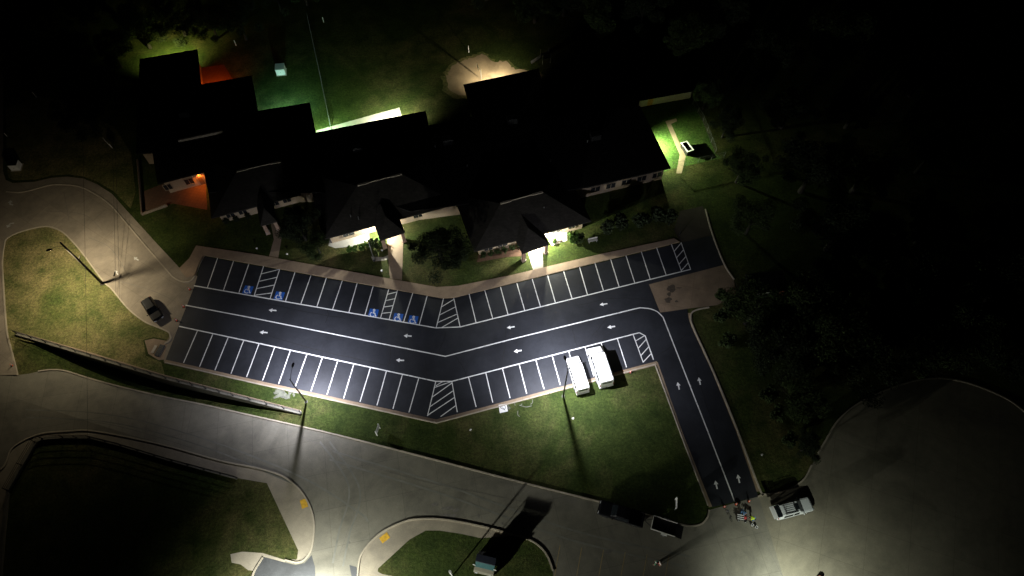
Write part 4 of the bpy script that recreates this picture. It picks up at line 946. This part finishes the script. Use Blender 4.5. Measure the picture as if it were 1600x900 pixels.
STAND = dict(pelvis=(0,0,.95),chest=(0,0,1.32),neck=(0,0,1.50),head=(.03,0,1.63),shoL=(0,.19,1.42),shoR=(0,-.19,1.42),elbL=(.02,.26,1.15),elbR=(.02,-.26,1.15),wriL=(.12,.25,.92),wriR=(.12,-.25,.92),
 hipL=(0,.10,.90),hipR=(0,-.10,.90),kneL=(.03,.11,.50),kneR=(.03,-.11,.50),ankL=(0,.12,.09),ankR=(0,-.12,.09),toeL=(.17,.14,.045),toeR=(.17,-.14,.045))
BEND = dict(pelvis=(-.25,0,.90),chest=(.16,0,1.10),neck=(.33,0,1.14),head=(.46,0,1.10),shoL=(.20,.19,1.12),shoR=(.20,-.19,1.12),elbL=(.30,.24,.86),elbR=(.30,-.24,.86),wriL=(.46,.18,.68),wriR=(.46,-.18,.68),
 hipL=(-.25,.10,.86),hipR=(-.25,-.10,.86),kneL=(-.12,.12,.48),kneR=(-.12,-.12,.48),ankL=(-.20,.13,.09),ankR=(-.20,-.13,.09),toeL=(-.03,.15,.045),toeR=(-.03,-.15,.045),face=(.6,0,-.8))
person(P(1022,882,.02), R(150), 'standing person with white cap and green shirt alone on the lower road', STAND, 'green_shirt', 'dark_cloth', 'white_cloth')
person(P(1029,882,.02), R(200), 'standing person in pale shirt beside the person with the white cap', STAND, 'white_cloth', 'red_cloth')
person(P(1173,812,.03), R(175), 'person in yellow vest bending over the striped machine at the drive exit', BEND, 'hi_vis', 'denim', None, 'hi_vis')
person(P(1159,803,.03), R(-60), 'person in jeans with pale blue shirt standing at the striped machine', BEND, 'denim', 'denim', 'dark_cloth')
# line striping machine
t = thing('striping_machine', P(1159,810,.03), R(170), 'low line striping machine with white and black strips at the drive exit', 'machine')
bm = bmesh.new(); bx(bm, (0,0,.35), (1.2,.7,.08)); from_bm('chassis', bm, 'dark_metal', t, bevel=.01)
bm = bmesh.new(); bx(bm, (.42,.0,.48), (.36,.62,.2)); from_bm('engine', bm, 'navy', t, bevel=.03)
for k in range(3):
    bm = bmesh.new(); bx(bm, (.3,-.27+.27*k,.60), (.9,.10,.05)); from_bm('white_strip', bm, 'fresh_white', t, bevel=.01)
bm = bmesh.new(); lathe(bm, [(.17,.40),(.18,.75),(.16,.76)], 14, (-.3,0,0)); from_bm('paint_tank', bm, 'red_cloth', t, True)
bm = bmesh.new(); tube(bm, [(-.55,.28,.35),(-.85,.28,.95),(-.85,-.28,.95),(-.55,-.28,.35)], .02, 8); from_bm('handle', bm, 'dark_metal', t)
for x, y in ((.45,.42),(.45,-.42),(-.45,.42),(-.45,-.42)): wheel(t, x, y, .18, .09, 'galv')
for i, (u, v, lb) in enumerate(((1174.5,821,'white rimmed bucket on the road, left one of two beside the yellow vest'),(1181,824.5,'white rimmed bucket on the road, right one of two farthest from the yellow vest'))):
    t = thing('paint_bucket', P(u,v,.03), 0, lb, 'bucket', 'buckets beside the striping machine')
    bm = bmesh.new(); lathe(bm, [(.13,0),(.16,.38),(.175,.38),(.175,.42),(.14,.42),(.13,.38)], 16); from_bm('bucket_body', bm, 'fresh_white', t, True)
    bm = bmesh.new(); lathe(bm, [(.11,.37),(.12,.39)], 14); from_bm('paint', bm, 'dark_cloth', t)
# dark wheeled striper like a bicycle
t = thing('bicycle', P(1138,806,.03), R(108), 'dark bicycle standing on the road by the left cone of the exit drive', 'bicycle')
for x in (-.52,.52):
    bm = bmesh.new(); n = 20
    pts = [Vector((x+.33*math.cos(2*math.pi*k/n),0,.35+.33*math.sin(2*math.pi*k/n))) for k in range(n+1)]; tube(bm, pts, .022, 6); 
    for k in range(8): a = math.pi*2*k/8; tube(bm, [(x,0,.35),(x+.32*math.cos(a),0,.35+.32*math.sin(a))], .006, 4)
    from_bm('wheel', bm, 'tyre', t)
bm = bmesh.new()
for a, b in (((-.52,0,.35),(-.1,0,.35)),((-.52,0,.35),(-.2,0,.80)),((-.1,0,.35),(-.22,0,.88)),((-.2,0,.80),(.36,0,.82)),((-.1,0,.35),(.37,0,.74)),((.52,0,.35),(.34,0,.95))): tube(bm, [a,b], .025, 6)
from_bm('frame', bm, 'dark_metal', t)
bm = bmesh.new(); tube(bm, [(.30,.28,1.0),(.36,.08,.97),(.36,-.08,.97),(.30,-.28,1.0)], .018, 6); from_bm('handlebar', bm, 'chrome', t)
bm = bmesh.new(); bx(bm, (-.24,0,.91), (.26,.15,.06)); from_bm('saddle', bm, 'black_plastic', t, bevel=.02)
bm = bmesh.new(); bx(bm, (.52,0,.62), (.24,.3,.22)); from_bm('basket', bm, 'galv', t, bevel=.02)

# ---------------------------------------------------------------- signs
def board_sign(p0, p1, h, z0, mat, label, name='board_sign'):
    a, b = P(*p0), P(*p1); th = thing(name, (a+b)/2, math.atan2(b.y-a.y,b.x-a.x), label, 'sign'); L = (b-a).length
    for s in (-1,1):
        bm = bmesh.new(); bx(bm, (s*L/2,0,h/2), (.09,.09,h)); from_bm('post', bm, 'white_metal', th)
    bm = bmesh.new(); bx(bm, (0,-.075,(z0+h)/2), (L+.10,.04,h-z0)); from_bm('sign_board', bm, mat, th)
    return th
board_sign((589.8,681),(594,669.5), 2.0, .9, 'white_metal', 'white sign board on two posts seen end on, on the verge below the left stalls')
board_sign((1053.6,796.5),(1054.2,781), 1.5, .1, 'white_metal', 'thin white sign board on the grass tip beside the trailer')
# utility cart on the right island
p = P(759,884); a_ = P(742,889.5); b_ = P(772,897); hdg = math.atan2(b_.y-a_.y, b_.x-a_.x)-math.pi/2
t = thing('utility_cart', p, hdg, 'utility cart with cream bonnet, teal windscreen and dark roof on the lower island', 'cart')
def wedge(name, prof, wd, mat, par, bev=.03):
    bm = bmesh.new(); A = [bm.verts.new((x,-wd/2,z)) for x, z in prof]; B = [bm.verts.new((x,wd/2,z)) for x, z in prof]; n = len(prof)
    bm.faces.new(A); bm.faces.new(B[::-1])
    for i in range(n): bm.faces.new((A[i],A[(i+1)%n],B[(i+1)%n],B[i]))
    return from_bm(name, bm, mat, par, bevel=bev)
wedge('bonnet', [(.35,.55),(1.15,.45),(1.2,.75),(.95,1.05),(.38,1.25)], 2.6, 'cream', t)
wedge('windscreen', [(.37,1.26),(.55,1.24),(.02,2.05),(-.06,2.03)], 2.5, 'teal', t, .01)
wedge('roof', [(.05,2.06),(.0,2.16),(-.9,2.20),(-.95,2.10)], 2.6, 'navy', t)
wedge('tub', [(-1.5,.45),(.34,.45),(.34,.80),(-1.5,.85)], 2.5, 'dark_metal', t)
boxpart(t, 'seat', (-.55,0,1.0), (.55,1.7,.22), 'black_plastic', .05); boxpart(t, 'backrest', (-.86,0,1.35), (.14,1.7,.6), 'black_plastic', .05)
for s in (-1,1):
    bm = bmesh.new(); tube(bm, [(-.9,s*1.15,.8),(-.9,s*1.2,2.1)], .04, 8); from_bm('roof_post', bm, 'dark_metal', t)
    for x in (-1.0,.75): wheel(t, x, s*1.16, .34, .26, 'galv')
    boxpart(t, 'mirror', (.42,s*1.37,1.55), (.10,.36,.18), 'white_metal', .03); boxpart(t, 'headlight', (1.18,s*.9,.80), (.1,.3,.16), 'headlight', .02)
t = P(703,893,4.2); bm = bmesh.new(); tube(bm, [(0,0,0),(0,0,3.4)], .09, 10); tube(bm, [(0,0,3.4),(0,0,4.3)], .17, 12); o = from_bm('marker_post', bm, 'white_metal'); o.location = (t.x,t.y,0)
tag(o, 'white topped post at the bottom edge left of the utility cart', 'post')
# flagpole and garden lights in front of the school
p = P(585,407); th = thing('flagpole', p, 0, 'thin pale flagpole standing on the small pale pad', 'flagpole')
bm = bmesh.new(); tube(bm, [(0,0,0),(0,0,5.2)], [.06,.035], 10); from_bm('pole', bm, 'galv', th, True)
bm = bmesh.new(); bmesh.ops.create_uvsphere(bm, u_segments=12, v_segments=8, radius=.09, matrix=Matrix.Translation((0,0,5.27))); from_bm('finial', bm, 'galv', th, True)
bm = bmesh.new(); lathe(bm, [(.22,0),(.22,.10),(.08,.22)], 14); from_bm('base', bm, 'dark_metal', th)
gl = None
for u, v, lb in ((403,391,'small white garden light left of the left entrance walk'),(450,400,'small white garden light right of the left entrance walk'),(598,394,'small white garden light on the lit lawn beside the second porch walk'),(597.5,426,'small white garden light near the sidewalk below the flagpole')):
    if gl is None:
        gl = thing('garden_light', (0,0,0), 0, lb, 'garden light', 'garden lights on the front lawn')
        bm = bmesh.new(); tube(bm, [(0,0,0),(0,0,.55)], .03, 8); from_bm('stake', bm, 'dark_metal', gl)
        bm = bmesh.new(); lathe(bm, [(.05,.5),(.15,.58),(.17,.66),(.06,.72)], 14); from_bm('cap', bm, 'fresh_white', gl, True); c = gl
    else: c = copy_tree(gl)
    c.location = P(u,v); c['label'] = lb
# stencil sheet with a wheelchair figure lying on the grass
q = PX([(779,632.8),(791.5,631),(793.5,642.8),(781,645.8)]); o = sheet('stencil_sheet', [(p.x,p.y) for p in q], .05, 'white_metal', world=True); tag(o, 'square white stencil sheet with dark outline lying on the grass below the stalls', 'stencil')
c0 = sum(q, Vector())/4; ang = R(14); tr = lambda x, y: (c0.x+x*math.cos(ang)-y*math.sin(ang), c0.y+x*math.sin(ang)+y*math.cos(ang))
bm = bmesh.new(); ribbon_bm(bm, [tr(-.36,.34),tr(-.30,.05),tr(0,.02),tr(.22,-.40)], .07, 0); ribbon_bm(bm, [tr(.08+.30*math.cos(R(100+i*-24)),.12+.30*math.sin(R(100+i*-24))) for i in range(11)], .06, 0); ribbon_bm(bm, [tr(-.25,.30),tr(-.02,.22)], .06, 0)
for v in bm.verts: v.co.z = .056
from_bm('figure_outline', bm, 'dark_cloth', o)
# overspray ghosts on the grass
gr = bpy.data.objects['ground']
for i, (u, v, r, sx, m) in enumerate(((436,612,.55,1.0,0),(443,617,.6,1.1,0),(453,614,.40,.8,0),(450,620,.30,1.0,0),(459,616,.35,.5,0),(795,637,.3,.6,0),(434,619,.35,1.2,0))): blob('paint_overspray', (u,v), r, 'overspray', .012+.003*i, gr, sx, seed=i+60, jag=.55)
for i, px in enumerate(([(804,630),(805,634)],[(832,624),(832,629),(829,632)],[(811,633),(822,636),(831,634)],[(809,642),(809,648),(812,651)],[(813,634),(816,631)],[(427,613),(440,618)],[(452,611),(464,614)])):
    bm = bmesh.new(); ribbon_bm(bm, PX(smooth_path(px,4)), .12, .031+.003*i); from_bm('paint_overspray', bm, 'overspray', gr)
# small litter on the lawns
for i, (u, v) in enumerate(((895,654),(1586-400,575),(735,672),(1190,711))):
    p = P(u,v); bm = bmesh.new(); bx(bm, (0,0,.05), (.28,.2,.03), .5*i, .2, .15); bx(bm, (.1,.05,.08), (.16,.18,.02), .8*i, -.3, .1); o = from_bm('paper_litter', bm, 'white_cloth'); o.location = p
    tag(o, ['scrap of white paper on the grass below the left van','scrap of pale paper on the mown strip right of the exit drive','scrap of pale paper on the verge above the main road','scrap of pale paper on the grass near the low end of the exit drive'][i], 'litter')

# ---------------------------------------------------------------- yard objects
def box_thing(u, v, rz, s, name, label, cat, mats=('white_metal','dark_metal')):
    t = thing(name, P(u,v), rz, label, cat)
    bm = bmesh.new(); bx(bm, (0,0,s[2]/2+.06), s); from_bm('cabinet', bm, mats[0], t, bevel=.03)
    bm = bmesh.new(); bx(bm, (0,0,.04), (s[0]+.3,s[1]+.3,.08)); from_bm('pad', bm, 'pale_concrete', t)
    bm = bmesh.new()
    for k in (-.25,.25): bx(bm, (k*s[0],-s[1]/2-.012,s[2]*.55), (s[0]*.44,.02,s[2]*.8))
    from_bm('door', bm, mats[0], t, bevel=.005); boxpart(t, 'handle', (.04,-s[1]/2-.04,s[2]*.55), (.04,.03,.18), mats[1], .005)
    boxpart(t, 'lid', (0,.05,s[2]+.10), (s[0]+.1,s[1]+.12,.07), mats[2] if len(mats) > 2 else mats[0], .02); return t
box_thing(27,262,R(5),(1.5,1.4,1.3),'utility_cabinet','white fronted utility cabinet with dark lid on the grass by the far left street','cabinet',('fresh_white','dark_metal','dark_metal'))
box_thing(440,113,R(8),(1.7,1.7,1.3),'garden_shed','small white roofed shed on the dark backyard grass','shed',('fresh_white','dark_metal'))
board_sign((166,222),(176,232),1.2,.4,'white_metal','small pale sign beside the dark tree west of the left wing')
t = thing('planter_box', P(1072,235), R(-66), 'white rimmed dark box beside the path in the lit side yard', 'box')
bm = bmesh.new()
for s in (-1,1): bx(bm, (0,s*.55,.5), (2.2,.06,1.0)); bx(bm, (s*1.08,0,.5), (.06,1.04,1.0))
from_bm('sides', bm, 'dark_metal', t)
bm = bmesh.new()
for s in (-1,1): bx(bm, (0,s*.56,1.05), (2.4,.2,.08)); bx(bm, (s*1.1,0,1.05), (.2,.92,.08))
from_bm('rim', bm, 'fresh_white', t, bevel=.01)
bm = bmesh.new(); bx(bm, (0,0,.3), (2.08,1.02,.04)); from_bm('soil', bm, 'tar', t)
# basketball goal on the sand patch
t = thing('basketball_goal', P(752,124), R(195), 'pale basketball goal on the lit sand behind the school', 'basketball goal')
bm = bmesh.new(); tube(bm, [(0,0,0),(0,0,2.7),(.5,0,3.0)], .06, 8); from_bm('pole', bm, 'galv', t)
bm = bmesh.new(); bx(bm, (.55,0,3.2), (.05,1.2,.8)); from_bm('backboard', bm, 'fresh_white', t)
bm = bmesh.new(); tube(bm, [Vector((.85+.23*math.cos(k*math.pi/6),.23*math.sin(k*math.pi/6),3.0)) for k in range(13)], .012, 6); from_bm('rim', bm, 'orange', t)
for u, v, h, lb in ((732.5,82,1.6,'white post on the backyard grass above the sand patch'),(506,35,1.2,'white post beyond the top of the backyard fence'),(369,71,1.2,'pale post behind the left wing courtyard'),(57,152,1.3,'small pale marker post on the dark far left lawn'),(11,213,.8,'small pale stake at the edge of the far left street'),(1061,368,1.1,'dark bollard at the end of the top row of stalls')):
    bm = bmesh.new(); tube(bm, [(0,0,0),(0,0,h)], .07, 8); lathe(bm, [(.085,h),(.085,h+.04),(.03,h+.08)], 10); o = from_bm('marker_post', bm, 'dark_metal' if 'dark bollard' in lb else 'white_metal'); o.location = P(u,v); tag(o, lb, 'post')
# playground frame behind the school
t = thing('play_frame', P(852,95), R(14), 'dim play frame with slide on the dark ground behind the school', 'play equipment')
for x in (-.8,.8):
    for y in (-.8,.8):
        bm = bmesh.new(); tube(bm, [(x,y,0),(x,y,2.4)], .06, 8); from_bm('post', bm, 'galv', t)
bm = bmesh.new(); bx(bm, (0,0,1.3), (1.7,1.7,.08)); from_bm('deck', bm, 'galv_dull', t)
bm = bmesh.new(); bx(bm, (-1.9,0,.72), (2.4,.6,.05), 0, R(-30)); bx(bm, (-1.9,.3,.80), (2.4,.04,.2), 0, R(-30)); bx(bm, (-1.9,-.3,.80), (2.4,.04,.2), 0, R(-30)); from_bm('slide', bm, 'galv_dull', t)
# bench frames right of the centre entrance
for i, (u, v, lb) in enumerate(((926,378,'dim metal bench on the lawn right of the centre entrance'),(1003,372,None))):
    if lb is None: continue
    t = thing('park_bench', P(u,v), R(14), lb, 'bench')
    bm = bmesh.new(); bx(bm, (0,0,.45), (1.6,.4,.05)); from_bm('seat', bm, 'pale_wood', t, bevel=.01); bm = bmesh.new(); bx(bm, (0,.24,.75), (1.6,.05,.4)); from_bm('backrest', bm, 'pale_wood', t, bevel=.01)
    for s in (-1,1): bm = bmesh.new(); bx(bm, (s*.65,0,.21), (.08,.4,.42)); from_bm('leg', bm, 'galv', t)
# dark low shed in the trees right of the slab
t = thing('equipment_shed', P(1192,452), R(8), 'dark low shed with pale fascia under the trees right of the slab', 'shed')
bm = bmesh.new(); bx(bm, (0,0,1.05), (5.6,3.0,2.1)); from_bm('wall', bm, 'bin_green', t)
bm = bmesh.new(); bx(bm, (0,0,2.25), (6.2,3.6,.2), 0, R(3)); from_bm('roof', bm, 'shingle_dark', t)
bm = bmesh.new(); bx(bm, (-1.5,-1.83,2.2), (2.4,.05,.25)); from_bm('fascia', bm, 'pale_wood', t)
bm = bmesh.new(); bx(bm, (2.3,-1.53,1.0), (.8,.06,1.9)); from_bm('door', bm, 'rust', t)
# storm inlet by the left end of the lot
t = thing('storm_inlet', P(250,548), R(76), 'dark storm drain inlet in its concrete pad at the lot\'s lower left corner', 'drain')
bm = bmesh.new(); bx(bm, (0,0,.10), (1.9,.8,.2)); from_bm('lid', bm, 'old_asphalt', t, bevel=.03)
bm = bmesh.new()
for k in range(6): bx(bm, (-.7+.28*k,0,.212), (.12,.6,.02))
from_bm('grate', bm, 'dark_metal', t)
bm = bmesh.new(); bx(bm, (0,.95,.06), (1.3,.5,.06)); from_bm('frame', bm, 'pale_concrete', t, bevel=.02)
# barrel at the bottom edge by the circle
t = thing('waste_barrel', P(1277,905), 0, 'brown barrel at the bottom edge of the turning circle', 'barrel')
bm = bmesh.new(); lathe(bm, [(.28,0),(.31,.1),(.31,.85),(.33,.87),(.33,.92),(.28,.92)], 18); from_bm('barrel_body', bm, 'rust', t, True)
bm = bmesh.new(); lathe(bm, [(.27,.86),(.26,.90)], 16); from_bm('liner', bm, 'dark_cloth', t)
# overhead wires in the left part
def wire(px0, px1, z0, z1, sag, label):
    a = P(*px0, z0); b = P(*px1, z1); pts = []
    for k in range(25):
        t_ = k/24; q = a.lerp(b,t_); q.z -= sag*4*t_*(1-t_); pts.append(q-a)
    bm = bmesh.new(); tube(bm, pts, .022, 6); o = from_bm('overhead_wire', bm, 'wire'); o.location = a; tag(o, label, 'wire')
    return a, pts
wire((120,-60),(140,1000),9.5,9.5,.8,'overhead wire passing the lamp pole on the left island')
wire((170,-60),(187,466),9.5,.3,.2,'overhead cable over the driveway ending at the kerb near the black car')
a, pts = wire((167,-60),(181,458),9.5,.3,.2,'overhead cable over the driveway carrying a dark splice sleeve')
p = P(179,428,1.0); bm = bmesh.new(); tube(bm, [Vector((0,-.5,0)),Vector((0,-.35,0)),Vector((0,.35,.02)),Vector((0,.5,.02))], [.03,.10,.10,.03], 8); o = from_bm('cable_sleeve', bm, 'wire'); o.location = p; tag(o, 'dark sleeve hanging on the cable over the driveway arrow', 'cable sleeve')
